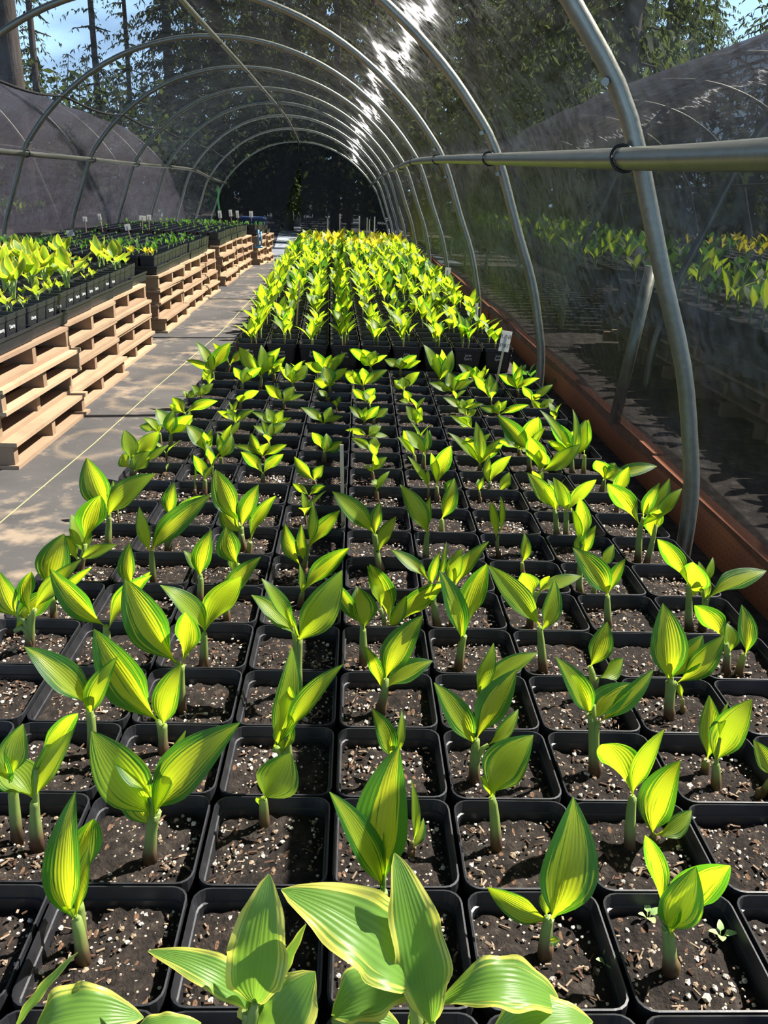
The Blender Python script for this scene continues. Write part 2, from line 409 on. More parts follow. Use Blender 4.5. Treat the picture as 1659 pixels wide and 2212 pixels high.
def hcx(Y): return interp([(2, -1.08), (3.9, -1.08), (5.8, -1.12), (7.7, -1.14), (9.6, -1.15), (11.5, -1.17), (13.4, -1.19), (15.3, -1.20), (17.2, -1.22), (19.1, -1.24)], Y)
def hcr(Y): return interp([(2, 2.0), (7.7, 2.01), (13.4, 2.0), (15.3, 1.96), (17.2, 1.87), (19.1, 1.73)], Y)
def hpt(u, z, Y, out=0.0):
    g = gz(Y); k = (hcr(Y) - g) / 2.01
    r = math.hypot(u, max(z - .6, 0) * 1.0) or 1
    return Vector((hcx(Y) + u + out * (u / r if z > .6 else (1 if u > 0 else -1)), Y, g + (z) * k + out * (max(z - .6, 0) / r)))
def cloth_panel(Y0, Y1, zmin_r=.115, zmin_l=.10, sag=.03, ny=8):
    rows, uvs = [], []
    prof = [(u, z) for u, z in SP if (z >= zmin_r - .02 if u > 0 else z >= zmin_l - .02)]
    s = 0; ss = [0]
    for (a, b), (c, d) in zip(prof, prof[1:]): s += math.hypot(a - c, b - d); ss.append(s)
    for i in range(ny + 1):
        f = i / ny; Y = lerp(Y0, Y1, f)
        r, uvr = [], []
        for j, (u, z) in enumerate(prof):
            top = min(1, max(0, (z - .3) / 1.2))
            sg = sag * math.sin(PI * f) * (.4 + .6 * top) + .012 * math.sin(9 * ss[j] + 5 * Y) * math.sin(PI * f)
            low = .10 * max(0, 1 - z / .35) if u > 0 else .03 * max(0, 1 - z / .35)
            r.append(hpt(u, z, Y, .034 - sg + low * .9)); uvr.append((ss[j] / s, Y))
        rows.append(r); uvs.append(uvr)
    return rows, uvs
mb = MB(); rows, uvs = [], []
seg = [(-1.8, .1)] + [(.1, 2.0)] + list(zip(HY, HY[1:]))
for Y0, Y1 in seg:
    r, u_ = cloth_panel(Y0, Y1)
    rows += r if not rows else r[1:]; uvs += u_ if not uvs else u_[1:]
mb.grid(rows, uvs)
struct(obj('ceiling', mb, MAT['cloth']))
# end wall of the tunnel: two cloths either side of an open doorway
def end_wall(name, xa, xb, xb_foot):
    mb = MB(); rows = []; Y = 19.15
    for k in range(9):
        f = k / 8; row = []
        for i in range(15):
            q = i / 14; g = gz(19.1); top = hcr(19.1) - g
            xe = xa + (lerp(xb_foot, xb, min(1, f * 1.15)) - xa) * q if xb > xa else xa
            u = min(abs(xe - hcx(19.1)), 1.969)
            zt = g + interp([(p[0], p[1]) for p in reversed(HALF)], u) * top / 2.01
            row.append((xe, Y + .02 * math.sin(7 * xe + 5 * f), lerp(g, zt, f)))
        rows.append(row)
    mb.grid(rows); return struct(obj(name, mb, MAT['cloth_end']))
end_wall('wall_end_left', hcx(19.1) - 1.95, -1.20, -1.80)
end_wall('wall_end_right', -1.21, hcx(19.1) + 1.95, hcx(19.1) + 1.95)

# red cedar boards along the right edge
bi = 0
for (ya, yb, z1) in ((-.6, 1.15, .125), (1.16, 2.62, .125), (2.63, 2.78, .13), (2.80, 4.55, .125), (4.56, 6.3, .125), (6.31, 8.1, .12), (8.11, 9.9, .12), (9.91, 11.7, .12), (11.71, 13.5, .12), (13.51, 15.3, .12)):
    mb = MB(); x0 = interp([(0, .985), (1.7, 1.0), (3.8, 1.02), (7, 1.0), (15, .98)], (ya + yb) / 2)
    z0 = gz((ya + yb) / 2)
    mb.box((x0, ya, z0 - .01), (x0 + .038, yb, z0 + z1))
    o = obj('edging_board', mb, MAT['cedar'])
    tag(o, 'red-brown perforated edging board on the right, %s board from the near end' % ordw(bi), 'board', 'edging boards under the shade cloth'); bi += 1

# ------------------------------------------------------------------ hoops and purlins
for k, Y in enumerate(HY):
    root = thing('greenhouse_hoop', 'bent grey steel hoop over the tunnel, %s hoop counted from the near end' % ordw(k), 'hoop', (hcx(Y), Y, gz(Y)), 'steel hoops of the shade tunnel')
    mb = MB(); mb.tube([hpt(u, z, Y) - Vector((hcx(Y), Y, gz(Y))) for u, z in SP], .0205, 12)
    obj('tube', mb, MAT['steel'], root)
    mb = MB()
    for sgn in (-1, 1):
        for zz in ((1.0, 1.16) if sgn > 0 else (1.16,)):
            u = interp([(p[1], p[0]) for p in HALF], zz)
            p = hpt(sgn * (u - .024), zz, Y) - Vector((hcx(Y), Y, gz(Y)))
            mb.tube([p + Vector((0, -.012, 0)), p + Vector((-.0 * sgn, -.026, 0))], .009, 8)
    obj('bolt', mb, MAT['steel'], root)
def purlin(name, label, tabx, rad, ztab, up=False):
    pts = []
    Ys = [-1.0, .5, 1.2] + HY
    for Y in Ys: pts.append(Vector((tabx(Y), Y, interp(ztab, Y))))
    fine = []
    for i in range(len(pts) - 1):
        for s in range(4):
            p0, p1, p2, p3 = pts[max(i - 1, 0)], pts[i], pts[i + 1], pts[min(i + 2, len(pts) - 1)]; q = s / 4
            fine.append(.5 * ((2 * p1) + (p2 - p0) * q + (2 * p0 - 5 * p1 + 4 * p2 - p3) * q * q + (3 * p1 - p0 - 3 * p2 + p3) * q ** 3))
    fine.append(pts[-1])
    root = thing(name, label, 'pipe', (0, 0, 0))
    mb = MB(); mb.tube(fine, rad, 14); obj('pipe', mb, MAT['steel'], root)
    for Y in HY:
        p = Vector((tabx(Y), Y - .035, interp(ztab, Y)))
        mb = MB(); mb.tube([p + Vector((0, -.006 + .05 * math.sin(a) * .35, 0)) + Vector((math.cos(a) * (rad + .004), 0, math.sin(a) * (rad + .004))) for a in [2 * PI * i / 20 for i in range(21)]], .0035, 6, caps=False)
        obj('cable_tie', mb, MAT['black'], root)
zr = [(-1, .965), (1.2, .99), (2, 1.005), (3.9, 1.055), (5.8, 1.10), (7.7, 1.13), (9.6, 1.13), (11.5, 1.12), (13.4, 1.10), (15.3, 1.06), (17.2, 1.0), (19.1, .93)]
zl = [(-1, 1.07), (7.7, 1.075), (9.6, 1.079), (11.5, 1.074), (13.4, 1.082), (15.3, 1.063), (17.2, .95), (19.1, .86)]
def uz(z, Y):
    g = gz(Y); k = (hcr(Y) - g) / 2.01
    return interp([(p[1], p[0]) for p in HALF], (z - g) / k)
purlin('side_purlin', 'thick steel pipe running along the right side of the tunnel', lambda Y: hcx(Y) + uz(interp(zr, Y), Y) - .046, .0235, zr)
purlin('side_purlin', 'bright steel pipe running along the left side of the tunnel', lambda Y: hcx(Y) - uz(interp(zl, Y), Y) + .046, .0235, zl)
zk = [(Y, hcr(Y) - .042) for Y in [-1.0] + HY]
purlin('ridge_purlin', 'steel ridge pipe under the top of the hoops', lambda Y: hcx(Y) + .0, .019, zk)
# lacing rope along the seam in the cloth
pts = []
for k in range(0, 9):
    for s in range(8):
        f = s / 8; Y = HY[0] + 1.9 * (k + f) - 0
        if Y > 19: break
        p = hpt(-1.30, 1.53, Y, -.005)
        pts.append(p - Vector((-.03, 0, .05)) * math.sin(PI * f) * 1.0)
mb = MB(); mb.tube(pts, .0105, 6)
tag(obj('lacing_rope', mb, MAT['rope']), 'black lacing rope sagging from hoop to hoop high on the left', 'rope')
# ribbon at the far end of the left pipe, and a prop post
p = aty(472, 402, 18.9)
mb = MB(); mb.grid([[(p.x - .02 + .04 * k + .01 * math.sin(i), p.y - .06, p.z - .06 * i) for k in range(2)] for i in range(9)])
mb.grid([[(p.x - .02 + .04 * k + .01 * math.sin(i), p.y - .055, p.z - .06 * i) for k in range(2)] for i in range(9)])
tag(obj('marker_ribbon', mb, MAT['ribbon']), 'bright green ribbon hanging from the far end of the left pipe', 'ribbon')

# ------------------------------------------------------------------ pots
def rsq(h, r, n=4):
    out = []
    for cx_, cy_, a0 in ((1, 1, 0), (-1, 1, 90), (-1, -1, 180), (1, -1, 270)):
        for k in range(n + 1):
            a = math.radians(a0 + 90 * k / n)
            out.append((cx_ * (h - r) + r * math.cos(a), cy_ * (h - r) + r * math.sin(a)))
    return out
def pot_mesh(name, half, hgt, bot, soilz, n=4):
    mb = MB(); lvl = [(bot, 0, .012), (lerp(bot, half, .82) - .001, hgt - .020, .017), (half - .0002, hgt - .018, .019), (half, hgt, .020), (half - .0022, hgt + .0004, .019), (half - .0045, hgt - .016, .017), (half - .0065, hgt - .017, .017), (lerp(bot, half, soilz / hgt) - .003, soilz - .012, .015)]
    mb.grid([[(x, y, z) for x, y in rsq(h, r * half / .08, n)] for h, z, r in lvl], None, 0, False, True)
    b = [(x, y, .001) for x, y in rsq(bot, .012, n)]; mb.poly(b[::-1])
    return mb.mesh(name, MAT['pot'])
def soil_mesh(name, half, z, seed, n=14, amp=.006):
    r = random.Random(seed); mb = MB()
    g = [[r.uniform(-1, 1) for _ in range(n + 1)] for _ in range(n + 1)]
    rows = []
    for i in range(n + 1):
        row = []
        for j in range(n + 1):
            a, b = 2 * i / n - 1, 2 * j / n - 1
            v = g[i][j] * .6 + math.sin(a * 2.3 + seed) * .5 + math.cos(b * 2.9 + seed * 2) * .5
            row.append((a * half, b * half, z + amp * v))
        rows.append(row)
    mb.grid(rows); return mb.mesh(name, MAT['soil'])
ICO = None
def blob(mb, p, r, rr, mat):
    # a small irregular grain
    b = len(mb.v); q = [(1, 0, 0), (-1, 0, 0), (0, 1, 0), (0, -1, 0), (0, 0, 1), (0, 0, -1)]
    t_ = .62
    q += [(a * t_, b_ * t_, c * t_) for a in (1, -1) for b_ in (1, -1) for c in (1, -1)]
    for x, y, z in q:
        k = r * rr.uniform(.75, 1.2); mb.v.append((p[0] + x * k, p[1] + y * k, p[2] + z * k * .8)); mb.uv.append((0, 0))
    for sx in (0, 1):
        for sy in (0, 1):
            for sz in (0, 1):
                c = b + 6 + sx * 4 + sy * 2 + sz; X, Y, Z = b + sx, b + 2 + sy, b + 4 + sz
                fl = (sx + sy + sz) % 2 == 1
                for f in ((c, X, Y), (c, Y, Z), (c, Z, X)):
                    mb.f.append(f if not fl else f[::-1]); mb.mi.append(mat); mb.sm.append(False)
def grain_mesh(name, half, z, seed, n):
    r = random.Random(seed); mb = MB()
    for _ in range(n):
        x, y = r.uniform(-half, half), r.uniform(-half, half)
        blob(mb, (x, y, z + r.uniform(-.001, .004)), r.choice((.0012, .0016, .002, .0026, .0034)) * (1 if r.random() < .94 else 1.6), r, 0 if r.random() < .5 else 2)
    for _ in range(int(n * .5)):
        x, y = r.uniform(-half, half), r.uniform(-half, half)
        M_ = Matrix.Translation((x, y, z + .003)) @ Matrix.Rotation(r.uniform(0, PI), 4, 'Z') @ Matrix.Rotation(r.uniform(-.5, .5), 4, 'X')
        l, w_ = r.uniform(.002, .007), r.uniform(.0006, .0016)
        mb.box((-l, -w_, -.0006), (l, w_, .0008), r.choice((1, 1, 2)), M_)
    return mb.mesh(name, [MAT['perlite'], MAT['bark'], MAT['chip']])
SOILZ = RIM - .030
POT = pot_mesh('pot', .0795, RIM, .062, SOILZ)
SOILS = [soil_mesh('soil', .0735, SOILZ, s) for s in range(5)]
GRAINS = [grain_mesh('perlite', .069, SOILZ, 50 + s, 95) for s in range(5)]

# ------------------------------------------------------------------ hosta leaves
def leaf(mb, P0, P1, nrm, W, bow=.10, fold=.9, mat=0, nl=10, ns=6, wavy=0.0, blunt=False, r=R, full=False):
    """blade from P0 to P1; nrm: roughly the side the upper face looks to; W: full width"""
    P0, P1 = Vector(P0), Vector(P1); ax = P1 - P0; L = ax.length
    a = ax.normalized(); n = nrm - a * nrm.dot(a)
    if n.length < 1e-5: n = a.orthogonal()
    n.normalize(); wv = n.cross(a)
    rows, uvs = [], []
    tw = r.uniform(-.25, .25)
    for i in range(nl + 1):
        t_ = i / nl; tt = t_ ** .92
        if blunt: f = max(0, math.sin(PI * min(1, tt ** .6)) ** .62)
        elif full: f = math.sin(PI / 2 * t_ / .46) ** .9 if t_ < .46 else max(0, math.cos(PI / 2 * (t_ - .46) / .54)) ** .68
        else: f = math.sin(PI / 2 * t_ / .46) ** 1.35 if t_ < .46 else max(0, math.cos(PI / 2 * (t_ - .46) / .54)) ** .85
        hw = W * .5 * max(f, .10 * (1 - t_) ** 1.5) if i < nl else 0.0006
        c = P0 + ax * t_ + n * (bow * L * (math.sin(PI * t_ ** .85)))
        if t_ > .75: c = c - n * (bow * L * .9 * ((t_ - .75) / .25) ** 2 * .5)
        fa = lerp(1.35, .35, min(1, t_ / .45)) * fold if t_ < .45 else lerp(.35, .16, (t_ - .45) / .55) * fold
        q = tw * t_; n2 = n * math.cos(q) + wv * math.sin(q); w2 = wv * math.cos(q) - n * math.sin(q)
        row, ur = [], []
        for j in range(ns + 1):
            s = 2 * j / ns - 1
            up = math.sin(fa) * abs(s) ** 1.25 * hw
            up += wavy * W * math.sin(t_ * 21 + (1.5 if s > 0 else 0)) * abs(s) ** 3 * math.sin(PI * t_)
            row.append(c + w2 * (s * hw * math.cos(fa * abs(s) ** .5)) + n2 * up); ur.append(((s + 1) / 2, t_))
        rows.append(row); uvs.append(ur)
    mb.grid(rows, uvs, mat, True)

def petiole(mb, S, N, P0, r0, r1, mat=0, n=7):
    pts = []
    S, N, P0 = Vector(S), Vector(N), Vector(P0)
    for k in range(5):
        t_ = k / 4; pts.append((1 - t_) ** 2 * S + 2 * t_ * (1 - t_) * N + t_ * t_ * P0)
    mb.tube(pts, [lerp(r0, r1, k / 4) for k in range(5)], n, mat)

PLANTS_PX = '''
1180,2065;1180,1984;1242,1729,111,1200,1960;1052,1919,51,1183,1984;1195,1913,37,1183,1970;1209,2032,17,1188,2058
1453,2102;1447,2014;1575,1862,84,1457,2024;1504,1877,74,1437,1987;1396,1798,41,1420,1936;1467,1916,51,1453,2014
177,2076;165,1970;154,1720,73,162,1967;191,1828,30,169,1970;135,1955,20,165,2007
172,2038;172,1957;199,1764,84,174,1933
825,1967;827,1916;857,1614,125,834,1903;717,1712,68,820,1919;832,1778,20,834,1862
37,1811;27,1700;47,1565,57,30,1649;-7,1605,51,20,1714|81,1830;73,1734;-7,1639,74,69,1720;165,1553,51,81,1717;170,1535,37,91,1602
321,1862;324,1778;267,1661,61,331,1774;196,1582,98,338,1730;508,1562,95,368,1720;397,1582,37,348,1737;246,1634,51,327,1673
570,1774;570,1727;628,1627,91,574,1714;557,1720,24,567,1768
888,1849;891,1811;916,1768,24,891,1842;891,1686,20,893,1811
1075,1828;1068,1734;1148,1587,98,1067,1702;1040,1675,24,1065,1735
1362,1837;1362,1720;1302,1600,78,1366,1712;1431,1577,41,1376,1705|1415,1822;1415,1801;1465,1644,84,1415,1798;1497,1752,44,1416,1801
196,1626;197,1543;57,1396,64,179,1509;248,1422,47,203,1533
353,1624;351,1570;201,1361,88,324,1530;388,1435,61,361,1550
624,1712;621,1604;633,1401,64,574,1604;736,1435,51,631,1570;631,1550,51,608,1627;626,1482,27,624,1530
844,1675;844,1631;807,1533,47,837,1627;869,1536,20,864,1627
1026,1688;1026,1614;940,1476,57,1016,1597;1114,1445,68,1040,1573;1121,1533,34,1077,1600
1288,1671;1283,1563;1371,1474,71,1285,1557;1413,1447,41,1308,1550;1205,1422,51,1261,1519;1234,1455,34,1278,1492
1545,1702;1548,1644;1621,1511,64,1551,1638;1572,1516,14,1561,1557|1521,1671;1526,1638;1533,1503,44,1528,1631
1673,1722;1669,1678;1629,1599,37,1669,1671
395,1536;388,1445;267,1252,88,368,1405;402,1320,57,398,1422
641,1499;645,1388;545,1284,47,641,1365;739,1235,74,648,1371;567,1250,37,618,1324
820,1536;830,1499;933,1425,54,840,1479;910,1330,68,844,1435;790,1395,34,824,1489
1046,1536;1043,1489;1067,1391,37,1023,1496;1161,1408,44,1053,1476
1281,1503;1285,1465;1347,1423,44,1298,1462;1313,1344,51,1271,1415
1447,1551;1447,1469;1433,1305,74,1440,1459;1519,1373,51,1457,1452;1565,1374,54,1480,1469|1474,1541;1475,1503;1467,1476,14,1475,1509
64,1405;64,1331;-7,1233,64,20,1324;64,1233,41,68,1317;118,1270,51,20,1375;172,1209,37,91,1297
115,1339;116,1311;137,1154,68,105,1233;199,1223,20,128,1287
233,1429;230,1368;106,1230,57,216,1331;326,1236,47,243,1351
439,1442;441,1371;351,1263,54,435,1358;520,1243,68,449,1354
786,1435;783,1358;721,1253,34,776,1334;773,1267,61,786,1351
992,1446;996,1385;953,1233,51,992,1378;1050,1216,64,1013,1351
1177,1449;1167,1365;1056,1221,51,1155,1334;1200,1253,51,1170,1354
1315,1357;1310,1290;1241,1184,56,1308,1275;1350,1206,30,1315,1280
1568,1452;1572,1411;1501,1305,51,1561,1368;1572,1346,37,1575,1405|1597,1455;1605,1411;1604,1307,41,1612,1405
294,1338;290,1270;278,1172,44,287,1260;324,1233,20,297,1304
493,1341;489,1300;560,1203,47,493,1294
435,1294;434,1243;398,1189,27,430,1233;454,1145,44,435,1240
650,1304;651,1284;648,1219,17,650,1280;753,1182,47,665,1267
820,1371;840,1358;800,1216,56,840,1331;878,1287,30,844,1358;960,1258,51,874,1341;795,1223,30,810,1280
943,1358;935,1280;845,1186,35,915,1233;950,1191,24,932,1257;965,1172,14,948,1250|979,1354;979,1277;997,1184,37,975,1250;1053,1169,37,992,1257
1146,1358;1150,1290;1129,1236,44,1150,1280;1256,1243,32,1173,1270;1187,1243,17,1180,1267
1492,1366;1489,1297;1421,1162,41,1480,1233;1499,1213,62,1491,1287|1518,1366;1521,1304;1511,1213,30,1519,1300;1656,1230,51,1545,1280;1541,1204,17,1521,1233
172,1233;177,1209;155,1111,44,182,1189;216,1068,61,192,1145;251,1176,27,179,1206;128,1155,37,159,1209
332,1263;327,1196;300,1095,30,324,1182;451,1068,51,338,1176
516,1280;513,1219;486,1138,56,513,1211;500,1189,24,498,1243
921,1221;921,1152;867,1047,44,918,1145;928,1074,29,928,1145|953,1164;955,1118;982,1034,37,955,1115
824,1233;810,1162;719,1061,47,797,1138;820,1084,32,813,1145;854,1115,34,824,1216
1128,1243;1128,1216;1134,1152,25,1128,1209
1253,1290;1251,1203;1236,1096,20,1244,1162;1253,1074,34,1264,1149;1286,1135,30,1268,1203;1254,1149,24,1258,1199|1280,1300;1288,1230;1327,1176,27,1298,1216
233,1189;236,1111;186,990,64,230,1091;332,1022,57,243,1111
361,1196;366,1135;375,1042,34,368,1095;449,1068,34,375,1135
658,1236;658,1216;613,1132,37,641,1216;650,1135,27,662,1209;734,1101,37,675,1162;677,1086,24,672,1145
527,1189;520,1142;464,1014,56,506,1111;557,1047,41,527,1128;476,1095,44,520,1152
533,1203;540,1169;594,1068,37,547,1162
1077,1203;1073,1169;1060,1081,20,1070,1162;1083,1071,14,1080,1142
1205,1165;1200,1108;1141,1022,37,1190,1088;1185,1044,37,1200,1101|1222,1167;1224,1108;1197,1032,34,1217,1098;1288,1034,30,1231,1101
1376,1216;1383,1135;1312,1042,47,1376,1128;1448,1034,44,1386,1132;1423,1044,27,1396,1101|1396,1221;1410,1169;1423,1098,41,1413,1162;1472,1054,30,1426,1105
345,968;345,936;301,919,27;311,902,24;349,906,24
367,975;369,939;337,882,37;374,885,30;416,896,30;403,919,20
284,1037;286,1014;269,928,37,281,977;343,931,37,305,980;264,980,34,279,1007;322,975,41,301,1017;364,961,17,332,990
357,1029;360,1020;365,1000,6
423,1064;421,1041;421,1007,6|443,1064;443,1037;419,983,27;457,1007,17
445,1000;446,980;403,916,37;441,933,24;457,926,24|477,1017;478,990;470,936,20;502,939,27;499,916,20
568,1051;568,1024;521,975,29;612,980,29
683,1056;678,1037;635,987,27;698,1005,24
669,1080;668,1071;632,1044,17;703,1049,20
511,931;509,914;490,882,20;548,885,20;470,887,20
581,956;578,943;548,919,20;617,914,24;566,909,17
571,1000;568,987;505,961,17;541,936,24;578,956,30;619,960,20
700,1000;701,977;674,933,25;740,953,24;706,936,27
698,933;698,916;651,879,24;716,879,25;740,899,17
519,892;519,872;524,852,20;559,843,20
613,885;613,869;573,831,25;635,835,25;656,852,14
595,946;595,919;544,889,17;575,882,27;612,885,20;629,902,14
399,909;399,892;372,858,24;470,865,24;365,874,17
406,872;406,865;396,842,17;426,842,17
433,869;433,858;413,831,17;460,828,20;441,828,14
460,831;460,804;424,737,25;497,739,34;403,777,20;436,821,30;457,764,24
494,798;497,788;460,740,17;538,754,20
522,852;524,828;505,793,20;534,793,27;565,793,20
561,842;565,815;516,750,30;590,757,37;565,745,27;605,750,20
593,825;593,808;581,798,20;608,784,24;615,771,17
635,848;632,831;605,791,20;619,784,27;664,788,30;652,779,20
703,821;706,808;659,784,24;676,757,24;715,766,30;747,761,20;733,776,20
713,855;713,835;679,821,30;700,791,34;749,794,24;720,825,20
710,869;708,862;688,842,17;711,865,10
784,848;784,835;743,801,27;784,794,27;836,798,24;760,799,14
791,879;791,869;762,840,20;809,838,25
787,923;787,912;755,877,20;791,879,20;819,877,20|806,919;808,906;838,882,20
794,950;794,943;747,928,17;823,919,24;838,941,14
804,980;802,973;760,946,20;811,944,27
804,1034;804,1020;787,1004,10;835,987,27;808,977,20
813,1078;813,1061;811,1034,27;841,1017,17
804,808;801,794;754,752,27;784,754,27;811,757,27;777,772,24;836,766,14
862,804;865,798;831,776,24;867,772,24;900,767,24;909,779,17
872,858;872,842;851,821,20;870,815,29;905,803,24
889,879;885,870;873,843,20;862,865,14
899,926;902,916;878,877,27;909,879,20;909,892,25
895,1010;895,983;872,929,27;860,943,17|916,1017;916,983;878,929,30;924,928,20;929,929,17
946,1078;943,1051;973,961,37;932,977,20|924,1078;926,1054;924,1014,15;882,985,17
970,1080;966,1071;983,1034,29
951,835;949,821;970,781,29;917,744,27;944,764,27;978,757,27;956,754,20
983,862;980,848;927,826,20;970,804,30;1015,801,27;1022,821,24
1034,842;1030,825;991,786,24;1027,791,20;1051,798,17
1057,869;1056,858;1025,811,24;1059,808,27;1067,828,14
1120,858;1118,842;1078,808,20;1110,781,20;1126,788,20;1164,816,17;1128,811,20
1148,885;1150,869;1128,835,20;1194,830,20;1167,852,20
1169,896;1167,887;1148,865,17;1196,862,20;1172,869,17
1000,896;1000,885;958,858,20;998,862,20;1024,862,17;1044,872,14
1013,906;1010,899;990,882,20;1029,885,17
1072,906;1078,896;1037,879,20;1076,865,24;1094,865,17;1142,874,17
1020,939;1020,926;973,897,17;991,902,30
1034,1024;1037,1004;1007,944,37;970,934,20;1029,911,27;1084,944,20;1086,958,24
1035,1080;1035,1061;1034,1034,17;1044,1031,14
1057,1071;1057,1047;1056,983,20;1103,983,32|1078,1074;1078,1061;1101,1020,24
1125,990;1121,970;1089,933,27;1132,936,27;1072,950,17;1142,973,20
1145,1020;1143,977;1076,897,39;1162,899,44;1177,923,20
1159,1041;1165,1020;1145,943,44;1256,960,37;1169,970,37
1236,1027;1236,990;1189,909,37;1267,907,41;1169,885,24;1182,950,17;1240,884,20|1262,1027;1263,983;1270,906,37
1298,1069;1305,1037;1288,993,37;1329,1000,41;1349,1017,41;1421,1005,30
1329,1113;1335,1084;1315,1044,27;1357,1007,34
'''
EDGED_PX = '''
531,2321;543,2194;578,1900,125,555,2136,0.1;338,2050,75,514,2170,0.3;670,2106,170,601,2257,0.15;660,1997,28,598,2130,0.02
908,2350;913,2217;856,1849,118,928,2182,0.05;631,1919,165,856,2101,0.22;942,2101,120,714,2188,0.18;1229,2170,110,971,2170,0.42;942,2173,30,884,2217,0.2;864,2212,95,699,2234,0.2
1162,2356;1156,2298;1278,2199,110,1064,2240,0.25
101,2341;95,2274;299,2189,115,95,2227,0.25;162,2059,24,34,2210,0.05;430,2206,40,324,2227,0.2
'''
def parse(txt):
    out = []
    for ln in txt.strip().split('\n'):
        out.append([[[float(v) for v in g.split(',')] for g in s.split(';')] for s in ln.split('|')])
    return out

# bed grid: pot (i, j), i = -3..5 from the path, j = row from the near end
def bed(i, j): return Vector((-.182 + .165 * (i + .5) + .001 * (j + .5), .618 - .002 * (i + .5) + .162 * (j + .5), 0))
NROW, COLS = 20, range(-3, 6)
assigned = {}
for pl in parse(PLANTS_PX):
    for sh in pl:
        b = sh[0]; P = atz(b[0], b[1], SOILZ)
        best = min(((bed(i, j) - Vector((P.x, P.y, 0))).length, i, j) for i in COLS for j in range(0, NROW))
        i, j = best[1], best[2]
        c = bed(i, j)
        P.x = min(max(P.x, c.x - .055), c.x + .055); P.y = min(max(P.y, c.y - .058), c.y + .058)
        assigned.setdefault((i, j), []).append((P, sh))
v_rows = parse(EDGED_PX)
for sh in v_rows:
    s = sh[0]; P = atz(s[0][0], s[0][1], SOILZ); 
    best = min(((bed(i, -1) - Vector((P.x, P.y, 0))).length, i) for i in COLS)
    c = bed(best[1], -1); P = Vector((min(max(P.x, c.x - .05), c.x + .05), c.y + .02, SOILZ))
    assigned.setdefault((best[1], -1), []).append((P, s))

def manual_shoot(root, base, P, sh, k, edged=False):
    """P: where the stem leaves the soil; sh: points of the photograph, set at the plant's own distance"""
    Y = P.y; r = random.Random(k * 31 + int(P.x * 1000))
    node = aty(sh[1][0], sh[1][1], Y)
    node.z = max(node.z, SOILZ + .012)
    node.x = min(max(node.x, P.x - .08), P.x + .08)
    smb = MB(); blades = []
    for q, lf in enumerate(sh[2:]):
        tip_px, w_px = (lf[0], lf[1]), lf[2]
        st_px = (lf[3], lf[4]) if len(lf) > 4 else (lerp(sh[1][0], tip_px[0], .10), lerp(sh[1][1], tip_px[1], .10))
        bow = lf[5] if len(lf) > 5 else r.uniform(.05, .13)
        dyb = r.uniform(-.004, .004) - .0025 * q
        lean = r.uniform(-.012, .03)
        if edged: dyb = -.01 + .006 * q; lean = .0
        B = aty(st_px[0], st_px[1], Y + dyb); T = aty(tip_px[0], tip_px[1], Y + dyb + lean)
        lim = SOILZ + (.30 if edged else .235)
        for _ in range(12):
            if T.z > lim: T = aty(tip_px[0], tip_px[1], T.y + .012)
        B = B - (T - B) * .10; B = B.lerp(node, .12 if edged else .40)
        B.z = max(B.z, SOILZ + .012)
        vd = (CAM - (B + T) / 2).normalized(); a = (T - B).normalized()
        px_per = F / max(.2, (B - CAM).length); W = w_px / px_per
        scr = a.cross(vd).normalized(); dep = a.cross(scr).normalized()
        mid = (B + T) / 2
        want = Vector((P.x - mid.x, (P.y - mid.y), 0)) * 1.0 + Vector((0, 0, .05))
        ph = r.uniform(.25, .6) * r.choice((-1, 1))
        wv = scr * math.cos(ph) + dep * math.sin(ph)
        n = wv.cross(a)
        if n.dot(want) < 0: n = -n
        if edged: n = (vd * .7 + Vector((0, 0, .7))).normalized()
        lm = MB(); leaf(lm, B - base, T - base, n, W * (.88 if edged else 1.06), bow, (.5 if edged else r.uniform(.75, 1.0)), 0, 24 if edged else 14, 12 if edged else 8, (.11 if edged else .0), False, r, edged)
        blades.append(lm)
        rr = min(.0058, max(.0028, W * .16))
        petiole(smb, P - base + Vector((r.uniform(-.003, .003), r.uniform(-.003, .003), -.012)), node - base, B - base, rr * 1.5, rr * .8)
    # papery sheath at the foot
    smb.tube([P - base + Vector((0, 0, -.01)), P - base + Vector((0, 0, .012)), P.lerp(node, .45) - base], [.0075, .0078, .0045] if len(sh) > 4 else [.0055, .0055, .003], 9)
    so_ = obj('shoot', smb, MAT['stem'], root)
    for lm in blades: obj('leaf', lm, MAT['edged'] if edged else MAT['gold'], so_)
    return len(blades)

def wild_shoot(mbs, mbl, P, r, size, nleaf, lmat=0, smat=0, broad=False, nl=8, ns=4):
    """a shoot of nleaf blades spreading from one node; P in the pot's own frame"""
    P = Vector(P); hh = size * r.uniform(.30, .5)
    node = P + Vector((r.uniform(-.006, .006), r.uniform(-.006, .006), hh))
    a0 = r.uniform(0, 2 * PI)
    for q in range(nleaf):
        az = a0 + q * 2 * PI / max(2, nleaf) * r.uniform(.85, 1.15); el = math.radians(r.uniform(38, 66)) if not broad else math.radians(r.uniform(25, 58))
        if q == nleaf - 1 and nleaf > 2: el = math.radians(r.uniform(70, 84))
        d = Vector((math.cos(az) * math.cos(el), math.sin(az) * math.cos(el), math.sin(el)))
        B = node + d * size * r.uniform(.02, .12) if not broad else node + d * size * r.uniform(.15, .4)
        L = size * r.uniform(.7, 1.0); T = B + d * L
        n = (Vector((0, 0, 1)) - d * d.z); n = n.normalized() if n.length > .01 else Vector((1, 0, 0))
        leaf(mbl, B, T, n, L * (r.uniform(.36, .5) if not broad else r.uniform(.58, .75)), r.uniform(.03, .09) if not broad else -.06, r.uniform(.7, 1.0), lmat, nl, ns, 0, broad, r)
        petiole(mbs, P + Vector((0, 0, -.01)), node, B, .0042 * size / .1, .0026 * size / .1, smat, 5)

